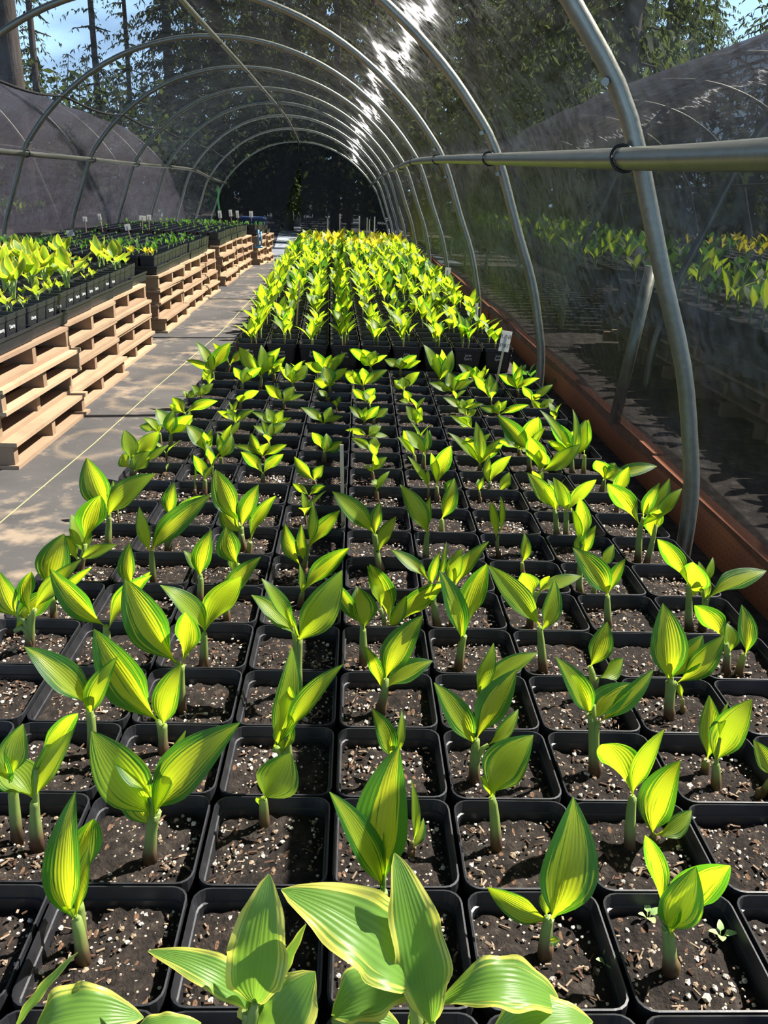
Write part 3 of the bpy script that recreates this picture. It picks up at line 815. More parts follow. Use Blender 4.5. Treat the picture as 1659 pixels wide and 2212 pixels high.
def leafword(n): return 'one leaf' if n == 1 else '%s leaves' % (NUM[n] if n <= 10 else 'many')
hosta_n = 0
for j in range(-1, NROW):
    for i in COLS:
        c = bed(i, j)
        vis = any(seen(c + Vector((dx, dy, z)), 10) for dx in (-.08, .08) for dy in (-.08, .08) for z in (RIM, RIM + .1))
        if not vis and (i, j) not in assigned: continue
        rowt, colt = ordw(j) if j >= 0 else None, ordw(i + 3)
        root = thing('potted_hosta', '', 'potted plant', c, 'potted hostas in the near half of the bed')
        link('pot', POT, root)
        r = random.Random(i * 77 + j * 13)
        s_o = link('soil', r.choice(SOILS), root); s_o.rotation_euler.z = r.choice((0, PI / 2, PI, 1.5 * PI))
        if j < 11:
            g_o = link('perlite', r.choice(GRAINS), root); g_o['kind'] = 'stuff'; g_o.rotation_euler.z = r.choice((0, PI / 2, PI, 1.5 * PI))
        nl_ = 0
        ed = j == -1
        for k, (P, sh) in enumerate(assigned.get((i, j), [])): nl_ += manual_shoot(root, c, P, sh, k + j * 10, ed)
        if not nl_ and j >= 8 and r.random() < .55:
            sm, lm = MB(), MB(); q = r.choice((2, 2, 3))
            wild_shoot(sm, lm, (r.uniform(-.03, .03), r.uniform(-.03, .03), SOILZ), r, r.uniform(.06, .085), q)
            so_ = obj('shoot', sm, MAT['stem'], root); obj('foliage', lm, MAT['gold'], so_); nl_ = q
        kind_ = 'yellow-edged hosta' if ed else 'gold-centred hosta'
        if nl_ == 0: lab = 'black pot of bare soil'
        else: lab = '%s with %s' % (kind_, leafword(nl_))
        lab += ', %s from the path, ' % colt + ('nearest row' if ed else '%s row back' % rowt)
        root['label'] = lab; hosta_n += 1

# ------------------------------------------------------------------ the far half of the bed
FX = lambda i, Y: interp([(4.4, -.634), (7.7, -.735), (14, -.85)], Y) + (.168) * (i + .5) + .0 * Y
FROWS = 12
SM_SOIL = SOILS[0]
def far_pos(i, j): Y = 4.43 + .085 + .008 * i + .162 * j; return Vector((FX(i, Y), Y, gz(Y)))
POT_FAR = pot_mesh('pot', .0795, RIM, .062, SOILZ, 2)
variants = []
for v in range(10):
    r = random.Random(400 + v); sm, lm = MB(), MB()
    for s in range(r.choice((1, 2, 2))):
        wild_shoot(sm, lm, (r.uniform(-.035, .035), r.uniform(-.03, .03), SOILZ), r, r.uniform(.105, .155), r.choice((2, 3, 3, 4)))
    variants.append((sm.mesh('shoot', MAT['stem']), lm.mesh('foliage', MAT['gold'])))
for j in range(FROWS):
    for i in range(9):
        c = far_pos(i, j)
        root = thing('potted_hosta', 'gold-green hosta past the gap, %s from the path, %s row' % (ordw(i), ordw(j)), 'potted plant', c, 'potted hostas past the gap in the bed')
        link('pot', POT_FAR, root); r = random.Random(i * 5 + j * 91)
        link('soil', r.choice(SOILS), root)
        if r.random() < .93 or j == 0:
            v = r.choice(variants); a = r.uniform(0, 2 * PI)
            s1 = link('shoot', v[0], root); s2 = link('foliage', v[1], root)
            s1.rotation_euler.z = s2.rotation_euler.z = a
# all rows behind: one object
fm = MB()
box_side = rsq(.0795, .02, 1); bot_side = rsq(.062, .012, 1)
for j in range(FROWS, 59):
    for i in range(9):
        c = far_pos(i, j); r = random.Random(i * 7 + j * 3)
        if c.y > 14.2: continue
        fm.grid([[(c.x + x, c.y + y, c.z + z) for x, y in rsq(h, .016, 1)] for h, z in ((.062, 0), (.0795, RIM), (.076, RIM), (.072, SOILZ))], None, 0, False, True)
        fm.poly([(c.x + x * .072, c.y + y * .072, c.z + SOILZ) for x, y in ((-1, -1), (1, -1), (1, 1), (-1, 1))], 1)
        yl = (j > 38 and 1 < i < 7 and r.random() < .8) or (c.y > 11.5 and r.random() < .5)
        big = 1.55 if c.y > 12.5 else (1.25 if c.y > 10 else 1.0)
        lm_ = 3 if yl else (2 if r.random() < .82 else 4)
        for s in range(r.choice((1, 2, 2))):
            wild_shoot(fm, fm, c + Vector((r.uniform(-.04, .04), r.uniform(-.03, .03), SOILZ)), r, r.uniform(.12, .165) * big, r.choice((3, 3, 4)), lm_, 5, False, 5, 2)
o = obj('hosta_foliage', fm, [MAT['pot'], MAT['soil'], MAT['gold'], MAT['yellow'], MAT['green'], MAT['stem2']])
tag(o, 'dense mass of yellow-green hostas in pots filling the far end of the bed', 'potted plants', None, 'stuff')

# ------------------------------------------------------------------ pallets on the left
PH = .0895; PD = 1.28
def pallet_proto(L, seed):
    r = random.Random(seed); root = bpy.data.objects.new('pallet', None); C.objects.link(root)
    for k in range(3):
        y = (.0, L / 2 - .018, L - .036)[k] + r.uniform(-.008, .008) * (k == 1)
        mb = MB(); mb.box((-PD, y, .013), (-.004 + r.uniform(-.006, .004), y + .034, PH - .015)); obj('stringer', mb, MAT['pallet_x'], root)
    for nm, z0, z1, bl in (('top_deck', PH - .015, PH - .001, 8), ('bottom_deck', 0, .013, 5)):
        mb = MB(); step = PD / bl
        for k in range(bl):
            wd = r.uniform(.088, .10) if nm == 'top_deck' else .09
            x1 = -k * step + (r.uniform(-.004, .012) if k == 0 else 0)
            mb.box((x1 - wd, r.uniform(-.012, .004), z0), (x1, L + r.uniform(-.004, .01), z1))
        obj(nm, mb, MAT['pallet_y'], root)
    return root
stacks = [(2.68, .75, 'nearest stack'), (3.45, .75, 'second stack'), (4.21, .76, 'third stack'), (5.43, .76, 'fourth stack'), (6.21, .74, 'fifth stack'), (6.97, .76, 'sixth stack'), (8.10, .76, 'seventh stack'), (8.88, .74, 'eighth stack'), (9.64, .70, 'ninth stack'), (10.8, .72, 'tenth stack'), (11.55, .72, 'last stack')]
LV = ['bottom pallet', 'second pallet from the ground', 'third pallet from the ground', 'top pallet']
protos = {}
def pal_x(Y): return interp([(2.68, -1.146), (3.45, -1.166), (4.2, -1.192), (5.4, -1.228), (7.6, -1.252), (10.3, -1.245), (12.3, -1.15)], Y)
for si, (y0, L, nm) in enumerate(stacks):
    for k in range(4):
        r = random.Random(si * 9 + k); key = k
        if key not in protos: protos[key] = p = pallet_proto(.75, 60 + k); first = True
        else: p = copy_tree(protos[key])
        p.location = (pal_x(y0 + .3) + r.uniform(-.018, .014) + (.02 if k == 0 else 0), y0 + r.uniform(-.012, .02), gz(y0 + .4) + PH * k)
        p.scale = (1, L / .75, 1); p.rotation_euler.z = r.uniform(-.012, .012) + (-.01)
        tag(p, 'weathered wooden pallet, %s in the %s along the path' % (LV[k], nm), 'pallet', 'pallet stacks beside the path')
ZT = 4 * PH

# ------------------------------------------------------------------ small pots in trays on the pallets
NP = .1015; NH = .112
POT_S = pot_mesh('pot', .0492, NH, .040, NH - .016, 2)
SOIL_S = soil_mesh('soil', .0455, NH - .014, 3, 5, .003)
def plant_variants(n, seed, size, nleaf, mat, broad, shoots=(1, 2)):
    out = []
    for v in range(n):
        r = random.Random(seed + v); sm, lm = MB(), MB()
        for s in range(r.choice(shoots)):
            wild_shoot(sm, lm, (r.uniform(-.018, .018), r.uniform(-.018, .018), NH - .014), r, r.uniform(*size), r.choice(nleaf), 0, 0, broad, 8, 6)
        out.append((sm.mesh('stem', MAT['stem2']), lm.mesh('foliage', MAT[mat])))
    return out
V_BIG = plant_variants(6, 900, (.10, .135), (2, 3, 3), 'broad', True, (1, 1, 2))
V_SML = plant_variants(4, 930, (.035, .055), (2, 3, 4), 'broad', True)
V_GRN = plant_variants(5, 950, (.045, .075), (3, 4, 5), 'green', False)
V_YEL = plant_variants(3, 970, (.045, .06), (4, 5), 'yellow', False, (2, 3))
V_TINY = plant_variants(4, 980, (.02, .035), (2, 3), 'green', False)
groups = [(2.70, 22, 12, 'on the near pallets', 'near'), (5.44, 22, 12, 'on the middle pallets', 'middle'), (8.14, 21, 12, 'on the far pallets', 'far'), (10.85, 13, 12, 'on the last pallets', 'last')]
big_px = [(168, 627), (233, 583), (187, 623), (127, 621), (107, 621), (60, 623), (28, 629), (8, 693), (258, 580), (215, 575), (175, 560), (95, 560), (40, 565), (10, 575), (60, 590), (130, 575), (150, 545), (30, 540)]
BIG = [atz(x, y, ZT + NH) for x, y in big_px]
sm_far = MB(); cnt = 0
plist = []
for gi, (y0, nr, ncol, where, gname) in enumerate(groups):
    for rr_ in range(nr):
        for cc in range(ncol):
            Y = y0 + .052 + rr_ * NP * 1.005; X = pal_x(Y) - .035 - NP * (cc + .45)
            X += .006 * math.sin(rr_ // 4 * 2.1 + gi)
            P = Vector((X, Y, gz(Y) + ZT + .004 + (.0 if gi != 1 else .0)))
            if not seen(P + Vector((0, 0, NH + .05)), 40): continue
            if gi == 3 and abs(P.x + 1.42) < .21 and abs(P.y - 12.05) < .17: continue
            plist.append((gi, rr_, cc, P))
def pick(gi, rr_, cc, P, r):
    if gi == 0:
        if any((P - Vector((b.x, b.y, P.z))).length < .06 for b in BIG): return V_BIG
        if P.y < 4.15:
            if cc == 0: return V_SML if r.random() < .55 else None
            return V_BIG if r.random() < (.42 if cc > 1 else .2) else (V_SML if r.random() < .4 else None)
        if rr_ == 21 or (rr_ >= 20 and cc < 2): return V_SML
        return V_GRN if cc > 1 and r.random() < .55 else (V_SML if r.random() < .35 else None)
    if gi == 1:
        if rr_ == 0 and cc < 2: return V_YEL
        if rr_ < 7: return V_GRN if r.random() < .75 else None
        if cc < 2 and 7 <= rr_ < 15: return V_GRN
        return V_TINY if r.random() < .4 else None
    return V_GRN if r.random() < (.25 if gi > 2 else .1) else (V_TINY if r.random() < .4 else None)
nameof = {id(V_BIG): 'tall yellow-edged hosta', id(V_SML): 'small yellow-edged hosta', id(V_GRN): 'small green hosta', id(V_YEL): 'low yellow hosta', id(V_TINY): 'tiny green sprout'}
KEEP = sorted(plist, key=lambda q: (q[0] > 1, q[3].y))[:292]
keepset = {id(q) for q in KEEP}
for q in plist:
    gi, rr_, cc, P = q; r = random.Random(gi * 1000 + rr_ * 20 + cc)
    v = pick(gi, rr_, cc, P, r)
    if id(q) in keepset:
        root = thing('nursery_pot', ('%s' % nameof[id(v)] if v else 'small black pot of soil') + ', %s from the path, %s row %s' % (ordw(cc), ordw(rr_), groups[gi][3]), 'potted plant', P, 'small pots %s' % groups[gi][3])
        link('pot', POT_S, root); link('soil', SOIL_S, root)
        if v:
            m = r.choice(v); a = r.uniform(0, 2 * PI)
            for nm, me in (('stem', m[0]), ('foliage', m[1])):
                o = link(nm, me, root); o.rotation_euler.z = a
    else:
        sm_far.grid([[(P.x + x, P.y + y, P.z + z) for x, y in rsq(h, .01, 1)] for h, z in ((.040, 0), (.0492, NH), (.047, NH), (.045, NH - .016))], None, 0, False, True)
        sm_far.poly([(P.x + x * .045, P.y + y * .045, P.z + NH - .016) for x, y in ((-1, -1), (1, -1), (1, 1), (-1, 1))], 1)
        if v: wild_shoot(sm_far, sm_far, P + Vector((0, 0, NH - .016)), r, .05 if v is V_GRN else .03, 3, 2, 3, False, 4, 2)
o = obj('seedling_pots_foliage', sm_far, [MAT['pot'], MAT['soil'], MAT['green'], MAT['stem2']])
tag(o, 'black seedling pots packed on the far pallets, too many to count', 'potted plants', None, 'stuff')
# trays: a low black tray under every four rows of pots
def tray_mesh(L, Wd):
    mb = MB(); h = .052
    ring = lambda g, z: [(-Wd - g, -g, z), (g, -g, z), (g, L + g, z), (-Wd - g, L + g, z)]
    mb.grid([ring(-.004, 0), ring(-.002, h - .01), ring(.004, h - .01), ring(.004, h), ring(.001, h), ring(-.003, .003)], None, 0, False, True)
    mb.poly(ring(-.003, .002))
    return mb.mesh('pot_tray', MAT['pot'])
TR = tray_mesh(NP * 4 - .006, NP * 6 - .006)
for gi, (y0, nr, ncol, where, gname) in enumerate(groups):
    for tk in range((nr + 1) // 4 if gi else 6):
        Y = y0 + tk * 4 * NP * 1.005
        if Y > y0 + nr * NP: break
        if not (seen(Vector((pal_x(Y), Y + .2, ZT)), 40) or seen(Vector((pal_x(Y), Y + .4, ZT)), 40)): continue
        o = link('pot_tray', TR, None, (pal_x(Y + .2) - .022 + .006 * math.sin(tk * 2.1 + gi), Y + .004, gz(Y) + ZT + .001))
        tag(o, 'low black tray holding small pots at the path side, %s tray %s' % (ordw(tk), where), 'tray', 'pot trays on the pallets')

def text_mesh(txt, size, name, mat, parent, M_):
    cu = bpy.data.curves.new(name, 'FONT'); cu.body = txt; cu.size = size; cu.align_x = 'CENTER'; cu.align_y = 'CENTER'; cu.extrude = .0002
    to = bpy.data.objects.new(name, cu); C.objects.link(to)
    dg = bpy.context.evaluated_depsgraph_get(); me = bpy.data.meshes.new_from_object(to.evaluated_get(dg))
    C.objects.unlink(to); bpy.data.objects.remove(to)
    me.materials.clear(); me.materials.append(mat)
    o = link(name, me, parent); o.matrix_local = M_; return o
# chalk names on the path-side faces of the near pots
for o in [o for o in C.objects if o.name.startswith('nursery_pot')]:
    if ', first from the path' in o['label'] and 'near pallets' in o['label'] and o.location.y < 4.4:
        if random.random() < .45:
            M_ = Matrix.Translation((.0475, 0, NH * .62)) @ Matrix.Rotation(PI / 2, 4, 'Z') @ Matrix.Rotation(PI / 2 - .08, 4, 'X')
            text_mesh('Liberty', .017, 'lettering', MAT['chalk'], o, M_)

# ------------------------------------------------------------------ plant labels on stakes
def sign(label, base_px, top_px, zb, w_, h_, tilt=0.0, text=None, stake_w=.007, wood_=True, grp='name tags on stakes'):
    B = atz(base_px[0], base_px[1], zb); T = aty(top_px[0], top_px[1], B.y)
    d = T - B; L = d.length; ang = math.atan2(d.x, d.z)
    root = thing('plant_label', label, 'label', B, grp); root.rotation_euler = (0, ang, tilt)
    mb = MB(); mb.box((-stake_w / 2, -.0015, -.02), (stake_w / 2, .0015, L - h_ * .3)); obj('stake', mb, MAT['stake'], root)
    if w_:
        mb = MB(); mb.box((-w_ / 2, -.0035, L - h_), (w_ / 2, -.0017, L)); obj('name_tag', mb, MAT['tag'], root)
        if text:
            for k, ln in enumerate(text):
                M_ = Matrix.Translation((0, -.0042, L - h_ * (.28 + .44 * k))) @ Matrix.Rotation(PI / 2, 4, 'X')
                text_mesh(ln, h_ * .26, 'lettering', MAT['ink'], root, M_)
for k, (bx, by, tx, ty, w_, h_) in enumerate([(70, 575, 62, 527, .05, .026), (157, 522, 150, 497, .055, .045), (187, 508, 183, 468, .035, .04), (222, 500, 214, 462, .03, .055), (284, 526, 274, 484, .042, .045), (308, 502, 308, 466, .06, .042), (322, 503, 322, 464, .04, .045), (350, 485, 346, 453, .04, .07), (478, 487, 474, 455, .04, .08), (500, 477, 497, 453, .04, .08), (514, 475, 512, 455, .04, .09), (543, 474, 542, 456, .05, .08)]):
    sign('white name tag on a stake among the pots on the pallets, %s from the left' % ordw(k), (bx, by), (tx, ty), ZT + NH - .02, w_, h_)
sign('white tag reading JUNE SPIRIT on a tall stake at the gap', (1069, 842), (1096, 715), SOILZ, .045, .09, 0, ['JUNE', 'SPIRIT'], .010)
sign('narrow white tag on a stake at the right of the bed past the gap', (1028, 722), (1030, 655), SOILZ, .018, .075)
sign('white tag on a stake at the right edge, farther down the bed', (962, 645), (968, 578), SOILZ, .045, .06)
sign('bare wooden stake standing in the middle of the near bed', (741, 1148), (738, 958), SOILZ, 0, .01, 0, None, .009)
sign('bare brown stake left of centre past the gap', (640, 708), (647, 606), SOILZ, 0, .01, 0, None, .009)
for k, (x, y0_, y1_) in enumerate(((708, 490, 472), (734, 488, 462), (776, 490, 467), (793, 488, 470), (798, 490, 474), (809, 488, 468))):
    P = aty(x, y0_, 13.6); T = aty(x, y1_, 13.6)
    root = thing('plant_label', 'thin pale stake among the farthest yellow hostas, %s from the left' % ordw(k), 'label', (P.x, P.y, gz(13.6) + SOILZ - .01), 'stakes at the far end of the bed')
    mb = MB(); mb.box((-.009, -.002, 0), (.009, .002, T.z - gz(13.6) - SOILZ + .01)); obj('stake', mb, MAT['tag'], root)

# chalk names on the front row past the gap
for o in [o for o in C.objects if o.name.startswith('potted_hosta') and o['label'].endswith(', first row')]:
    M_ = Matrix.Translation((0, -.0765, RIM * .62)) @ Matrix.Rotation(PI / 2 + .14, 4, 'X')
    text_mesh('June\nSpirit', .02, 'lettering', MAT['chalk'], o, M_)

# blue tub on the last stack
P = Vector((-1.9, 11.3, gz(11.3) + ZT + NH)); root = thing('storage_tub', 'dark blue plastic tub with lid at the far end of the pallets', 'tub', (-1.42, 12.05, gz(12) + ZT + .12))
mb = MB(); mb.box((-.16, -.11, -.12), (.16, .11, .06)); obj('tub_body', mb, MAT['blue'], root)
mb = MB(); mb.box((-.18, -.13, .06), (.18, .13, .08)); mb.box((-.15, -.10, .08), (.15, .10, .092)); obj('lid', mb, MAT['blue'], root)
root = thing('hand_tool', 'pale blue plastic handle leaning against the last pallets', 'tool', (-1.2, 10.74, gz(10.74) + .22))
mb = MB(); mb.tube([(0, 0, 0), (0, 0, .2)], .012); mb.tube([(-.05, 0, 0), (.05, 0, 0)], .014); mb.tube([(.035, 0, .02), (.03, .01, .18)], .01); obj('handle', mb, MAT['lightblue'], root)

for k, (px, py, lb) in enumerate(((1398, 1985, 'tiny pale two-leaved weed in the pot of the cupped hosta, nearest row but one'), (1556, 2025, 'tiny weed seedling near the right rim of the lower right pot'), (1310, 2085, 'tiny dark weed seedling close to the right rim of a pot at the bottom'), (180, 1215, 'small bright weed beside a hosta at the path edge'))):
    P = atz(px, py, SOILZ + .004); root = thing('weed_seedling', lb, 'weed', P, 'weed seedlings in the pots')
    sm, lm = MB(), MB(); r = random.Random(k)
    for q in range(4):
        a = q * PI / 2 + r.uniform(-.4, .4); d = Vector((math.cos(a), math.sin(a), .35)); L = r.uniform(.008, .015)
        leaf(lm, d * .004 + Vector((0, 0, .005)), d * (.004 + L) + Vector((0, 0, .007)), Vector((0, 0, 1)), L * .75, .05, .3, 0, 5, 4, 0, True, r)
        sm.tube([(0, 0, -.004), d * .005 + Vector((0, 0, .005))], .0008, 5)
    obj('stem', sm, MAT['stem2'], root); obj('leaves', lm, MAT['weed'], root)

# low weeds by the second hoop
wm = MB()
for k in range(26):
    r = random.Random(k + 5); p = Vector((.93 + r.uniform(-.05, .05), 4.25 + r.uniform(-.2, .2), 0))
    a = r.uniform(0, 6.3); d = Vector((math.cos(a), math.sin(a), 1.2)).normalized()
    leaf(wm, p, p + d * r.uniform(.04, .09), Vector((0, 0, 1)), .03, .05, .4, 0, 5, 2)
tag(obj('weed_leaves', wm, MAT['green']), 'low dark green weeds at the foot of the second hoop', 'weeds', None, 'stuff')

# ------------------------------------------------------------------ the two tunnels next door
def neighbour(label, cx0, crown, Ya, Yb, hand):
    root = thing('neighbouring_tunnel', label, 'tunnel', (cx0, Ya, 0))
    n = int((Yb - Ya) / 1.9)
    k_ = crown / 2.01
    prof = [(u * 1.0, z * k_) for u, z in SP]
    rows, uvs = [], []
    for i in range(n * 4 + 1):
        f = (i % 4) / 4; Y = 1.9 * i / 4; g = gz(Ya + Y) * .6
        row, ur = [], []
        for j, (u, z) in enumerate(prof):
            if z < .3: continue
            row.append((u * 1.02 - (u * .014) * math.sin(PI * f), Y, g + z * 1.015 - .02 * math.sin(PI * f) * z / 2 + .012 * math.sin(3 * Y + 8 * u))); ur.append((j / len(prof), Y))
        rows.append(row); uvs.append(ur)
    mb = MB(); mb.grid(rows, uvs); obj('shade_cloth', mb, MAT['cloth2'], root)
    for i in range(n + 1):
        Y = 1.9 * i; g = gz(Ya + Y) * .6
        mb = MB(); mb.tube([(u, Y, g + z) for u, z in prof], .02, 8); obj('hoop', mb, MAT['steel'], root)
    for x_, z_ in ((0, crown - .05), (-1.62, 1.1 * k_), (1.62, 1.1 * k_)):
        mb = MB(); mb.tube([(x_, Y, gz(Ya + Y) * .6 + z_) for Y in [1.9 * i for i in range(n + 1)]], .018, 8); obj('pipe', mb, MAT['steel'], root)
    return root
neighbour('dark shade tunnel next door on the left, seen through the cloth', -5.45, 2.2, 1.0, 19.6, -1)
neighbour('dark shade tunnel next door on the right, seen through the cloth', 3.45, 2.1, .3, 20.3, 1)
# beds of young plants inside them
def bed_mass(name, label, x0, x1, y0, y1, z, size, mats, seed, step=.17):
    mb = MB(); r = random.Random(seed); y = y0
    while y < y1:
        x = x0
        while x < x1:
            mb.grid([[(x + a, y + b, z + q) for a, b in rsq(h, .015, 1)] for h, q in ((.06, -.12), (.078, .01), (.07, 0))], None, 0, False, True)
            mb.poly([(x + a * .07, y + b * .07, z) for a, b in ((-1, -1), (1, -1), (1, 1), (-1, 1))], 1)
            wild_shoot(mb, mb, (x + r.uniform(-.03, .03), y + r.uniform(-.03, .03), z), r, size * r.uniform(.8, 1.25), r.choice((3, 4)), r.choice(mats), 5, False, 4, 2)
            x += step
        y += step
    o = obj(name, mb, [MAT['pot'], MAT['soil'], MAT['gold'], MAT['yellow'], MAT['green'], MAT['stem2']])
    return tag(o, label, 'potted plants', None, 'stuff')
bed_mass('seedling_foliage', 'green young plants in pots on pallets beyond the right cloth', 1.76, 2.7, 2.5, 5.4, .42, .14, (4, 4, 2), 1)
bed_mass('seedling_foliage', 'yellow and green plants in pots farther inside the right tunnel', 3.3, 4.8, 3.0, 9.0, .45, .12, (3, 3, 4), 2, .2)
bed_mass('seedling_foliage', 'green plants in pots deeper along the right tunnel', 1.75, 2.8, 6.2, 13, .42, .15, (4, 4, 2), 3, .2)
bed_mass('seedling_foliage', 'rows of young green plants in pots inside the left tunnel', -5.2, -4.0, 4.5, 12.0, .44, .13, (4, 2), 4, .2)
for si, (y0, nm) in enumerate(((2.45, 'nearest stack'), (3.25, 'second stack'), (4.05, 'third stack'), (4.85, 'fourth stack'))):
    for k in range(4 if si else 3):
        p = copy_tree(protos[k]); r = random.Random(300 + si * 5 + k)
        p.location = (1.70 + PD * .78 + r.uniform(-.02, .02), y0, .09 * k); p.scale = (.8, 1, 1); p.rotation_euler = (0, 0, r.uniform(-.02, .02))
        tag(p, 'dim pallet beyond the right cloth, %s, %s' % (LV[k], nm), 'pallet', 'pallets beyond the right cloth')
# a leaning brace against the right cloth, outside
for k, (p0, p1) in enumerate((((1326, 915), (1408, 575)),)):
    a = aty(p0[0], p0[1], 3.05); b = aty(p1[0], p1[1], 3.05)
    mb = MB(); mb.tube([a, b], .022, 10)
    tag(obj('brace_post', mb, MAT['steel']), 'grey pipe leaning outside the right cloth near the nearest hoop', 'post')
# tags stuck among the plants outside the right cloth
for k, (x, y) in enumerate(((1380, 547), (1402, 560), (1416, 625), (1430, 632))):
    d = ray(x, y); p = CAM + d * ((1.84 + .17 * (k % 2)) / d.x)
    mb = MB(); mb.box((p.x - .024, p.y, p.z - .034), (p.x + .024, p.y + .002, p.z + .034)); mb.box((p.x - .004, p.y, .41), (p.x + .004, p.y + .002, p.z - .03))
    tag(obj('plant_label', mb, MAT['tag']), 'white tag among plants beyond the right cloth, %s from the left' % ordw(k), 'label', 'tags beyond the right cloth')

# ------------------------------------------------------------------ forest
def conifer(seed, H, r0, crown0, spread, dens=1.0, droop=.55):
    r = random.Random(seed); tm = MB()
    tm.tube([(.15 * math.sin(k * .9 + seed) * k / 8, .12 * math.cos(k * 1.3 + seed) * k / 8, H * k / 8 - .3) for k in range(9)], [r0 * (1 - .88 * k / 8) for k in range(9)], 10)
    fm = MB(); z = crown0 * H
    while z < H * .99:
        f = (z - crown0 * H) / (H - crown0 * H); L = spread * (1 - f) ** .75 * r.uniform(.6, 1.1) + .25
        for b in range(r.choice((2, 3, 3))):
            az = r.uniform(0, 2 * PI); d = Vector((math.cos(az), math.sin(az), 0)); sd = Vector((-d.y, d.x, 0))
            if r.random() < .35: tm.tube([(0, 0, z), tuple(d * L * .6 + Vector((0, 0, z - droop * L * .25)))], [.03, .012], 4)
            m = max(6, int(L * 10 * dens))
            for q in range(m):
                s = (q + r.random()) / m; p = d * (L * s) + Vector((0, 0, z + .12 * L * s - droop * L * s * s))
                wv = .20 * (1.15 - s) * min(1.4, L * .5) + .10
                for h in range(2):
                    e = sd * r.uniform(-1, 1) * 1.0 + d * r.uniform(-.2, .9) + Vector((0, 0, r.uniform(-1.1, -.25)))
                    e = e.normalized() * wv * r.uniform(.8, 1.5)
                    s2 = e.cross(Vector((r.uniform(-1, 1), r.uniform(-1, 1), r.uniform(-1, 1)))).normalized() * wv * .15
                    fm.poly([p - s2 * .5, p + e * .55 - s2, p + e, p + e * .5 + s2])
        z += H * .021 * r.uniform(.7, 1.3) / dens ** .5 * (15 / H) ** .5
    return tm.mesh('trunk', MAT['trunk']), fm.mesh('foliage', MAT['needle'])
def broadleaf(seed, H, rad):
    r = random.Random(seed); tm = MB()
    tm.tube([(0, 0, -.2), (.05, .02, H * .5), (0, .1, H * .8)], [.09, .06, .03], 7)
    fm = MB()
    for k in range(1500):
        u = Vector((r.gauss(0, 1), r.gauss(0, 1), r.gauss(0, 1))).normalized() * r.random() ** .4
        p = Vector((u.x * rad, u.y * rad, H * .55 + u.z * H * .45))
        a = Vector((r.gauss(0, 1), r.gauss(0, 1), r.gauss(0, .6))).normalized() * r.uniform(.08, .17); b = a.cross(Vector((r.gauss(0, 1), r.gauss(0, 1), r.gauss(0, 1)))).normalized() * a.length * .5
        fm.poly([p - a, p - b * .8, p + a, p + b])
    return tm.mesh('trunk', MAT['trunk']), fm.mesh('foliage', MAT['bush'])
TV = [conifer(1, 17, .22, .12, 3.0), conifer(2, 19, .26, .22, 3.2), conifer(3, 14, .18, .08, 2.6, 1.1), conifer(4, 21, .28, .30, 2.8, .8), conifer(5, 7.0, .10, .06, 1.5, 1.2), conifer(6, 5.5, .08, .05, 1.3, 1.3), conifer(7, 20, .25, .42, 2.4), conifer(8, 17, .13, .16, 1.15, .8)]
BV = [broadleaf(31, 3.2, 1.6), broadleaf(32, 4.5, 2.1)]
def plant_tree(v, x, y, label, cat='tree', grp=None, s=1.0, name='conifer_tree', rz=None):
    root = thing(name, label, cat, (x, y, gz(min(y, 30)) - .05), grp)
    for nm, me in zip(('trunk', 'foliage'), v): link(nm, me, root)
    root.rotation_euler.z = R.uniform(0, 6.28) if rz is None else rz; root.scale = (s, s, s * R.uniform(.92, 1.08))
def at_dist(px, D):
    d = ray(px, 402); return d.x / d.y * D
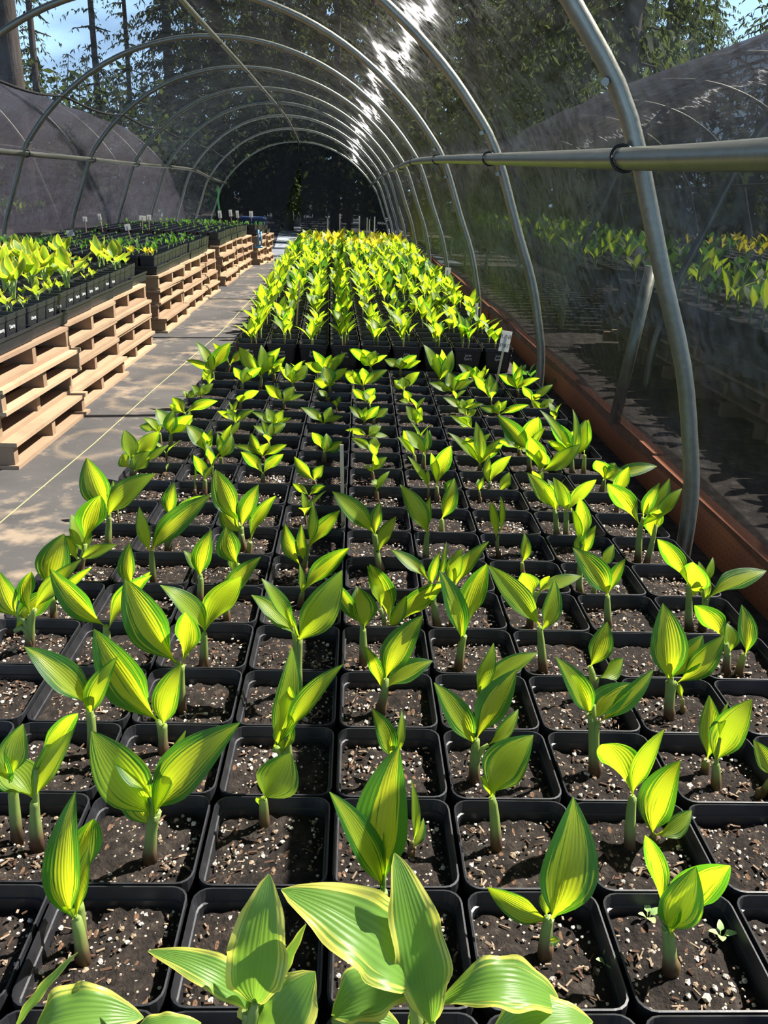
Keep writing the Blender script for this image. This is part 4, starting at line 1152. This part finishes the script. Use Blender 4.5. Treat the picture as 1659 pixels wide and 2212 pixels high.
# the single trees one can tell apart on the left
plant_tree(TV[6], at_dist(48, 15.5), 15.5, 'thick-trunked conifer rising behind the left tunnel, near the upper left corner', s=.95)
plant_tree(TV[7], at_dist(226, 30), 30, 'tall thin conifer standing alone against the blue sky', s=1.0)
plant_tree(TV[7], at_dist(100, 24), 24, 'slim conifer just right of the thick-trunked one', s=.85)
plant_tree(TV[7], at_dist(292, 34), 34, 'tall conifer with drooping boughs right of the lone thin one', s=.9)
plant_tree(TV[1], at_dist(1318, 16), 16, 'large dark conifer behind the tunnel on the right', s=.85)
FG = 'trees of the dark forest beyond the tunnels'
def forest(pxs, D0, D1, kinds, s0, s1, step):
    px = pxs[0]
    while px < pxs[1]:
        D = R.uniform(D0, D1); v = R.choice(kinds)
        plant_tree(TV[v], at_dist(px, D), D, 'dark green conifer in the dense forest beyond the tunnels', grp=FG, s=R.uniform(s0, s1))
        px += step * R.uniform(.7, 1.3)
forest((-60, 480), 38, 46, (4, 5, 4), .8, 1.05, 26)          # the low tree line under the sky gap
forest((380, 560), 30, 42, (0, 1, 2), .8, 1.0, 52)
forest((540, 1240), 30, 40, (0, 1, 2), .85, 1.1, 50)
forest((560, 1240), 24, 29, (2, 0), .8, 1.0, 90)
forest((1000, 1420), 17, 24, (0, 1, 2), .6, .85, 75)
forest((1420, 1720), 22, 32, (2, 4, 2), .7, 1.0, 50)
forest((420, 1480), 44, 54, (0, 1, 2), 1.0, 1.2, 38)
forest((-160, 20), 20, 26, (0, 2), .8, 1.0, 60)
for k in range(15):
    D = R.uniform(22, 30); px = -80 + 118 * k + R.uniform(-30, 30)
    plant_tree(BV[k % 2], at_dist(px, D), D, 'round green bush at the foot of the forest', 'bush', 'bushes at the foot of the forest', R.uniform(.8, 1.15), 'forest_bush')
# boulders outside the doorway
for k, (px, D, s, lb) in enumerate(((628, 30, .42, 'pale grey boulder beyond the doorway at the far end'), (606, 31, .3, 'smaller dark boulder left of the pale one beyond the doorway'))):
    mb = MB(); r = random.Random(k)
    mb.grid([[(s * (1 + .15 * math.sin(3 * a + i)) * math.cos(a) * math.sin(PI * i / 8), s * math.sin(a) * math.sin(PI * i / 8), s * .75 * math.cos(PI * i / 8) * (1 + .1 * math.sin(2 * a))) for a in [2 * PI * q / 14 for q in range(14)]] for i in range(9)], None, 0, True, True)
    tag(obj('boulder', mb, MAT['rock'], None, (at_dist(px, D), D, gz(30) + .2)), lb, 'boulder')
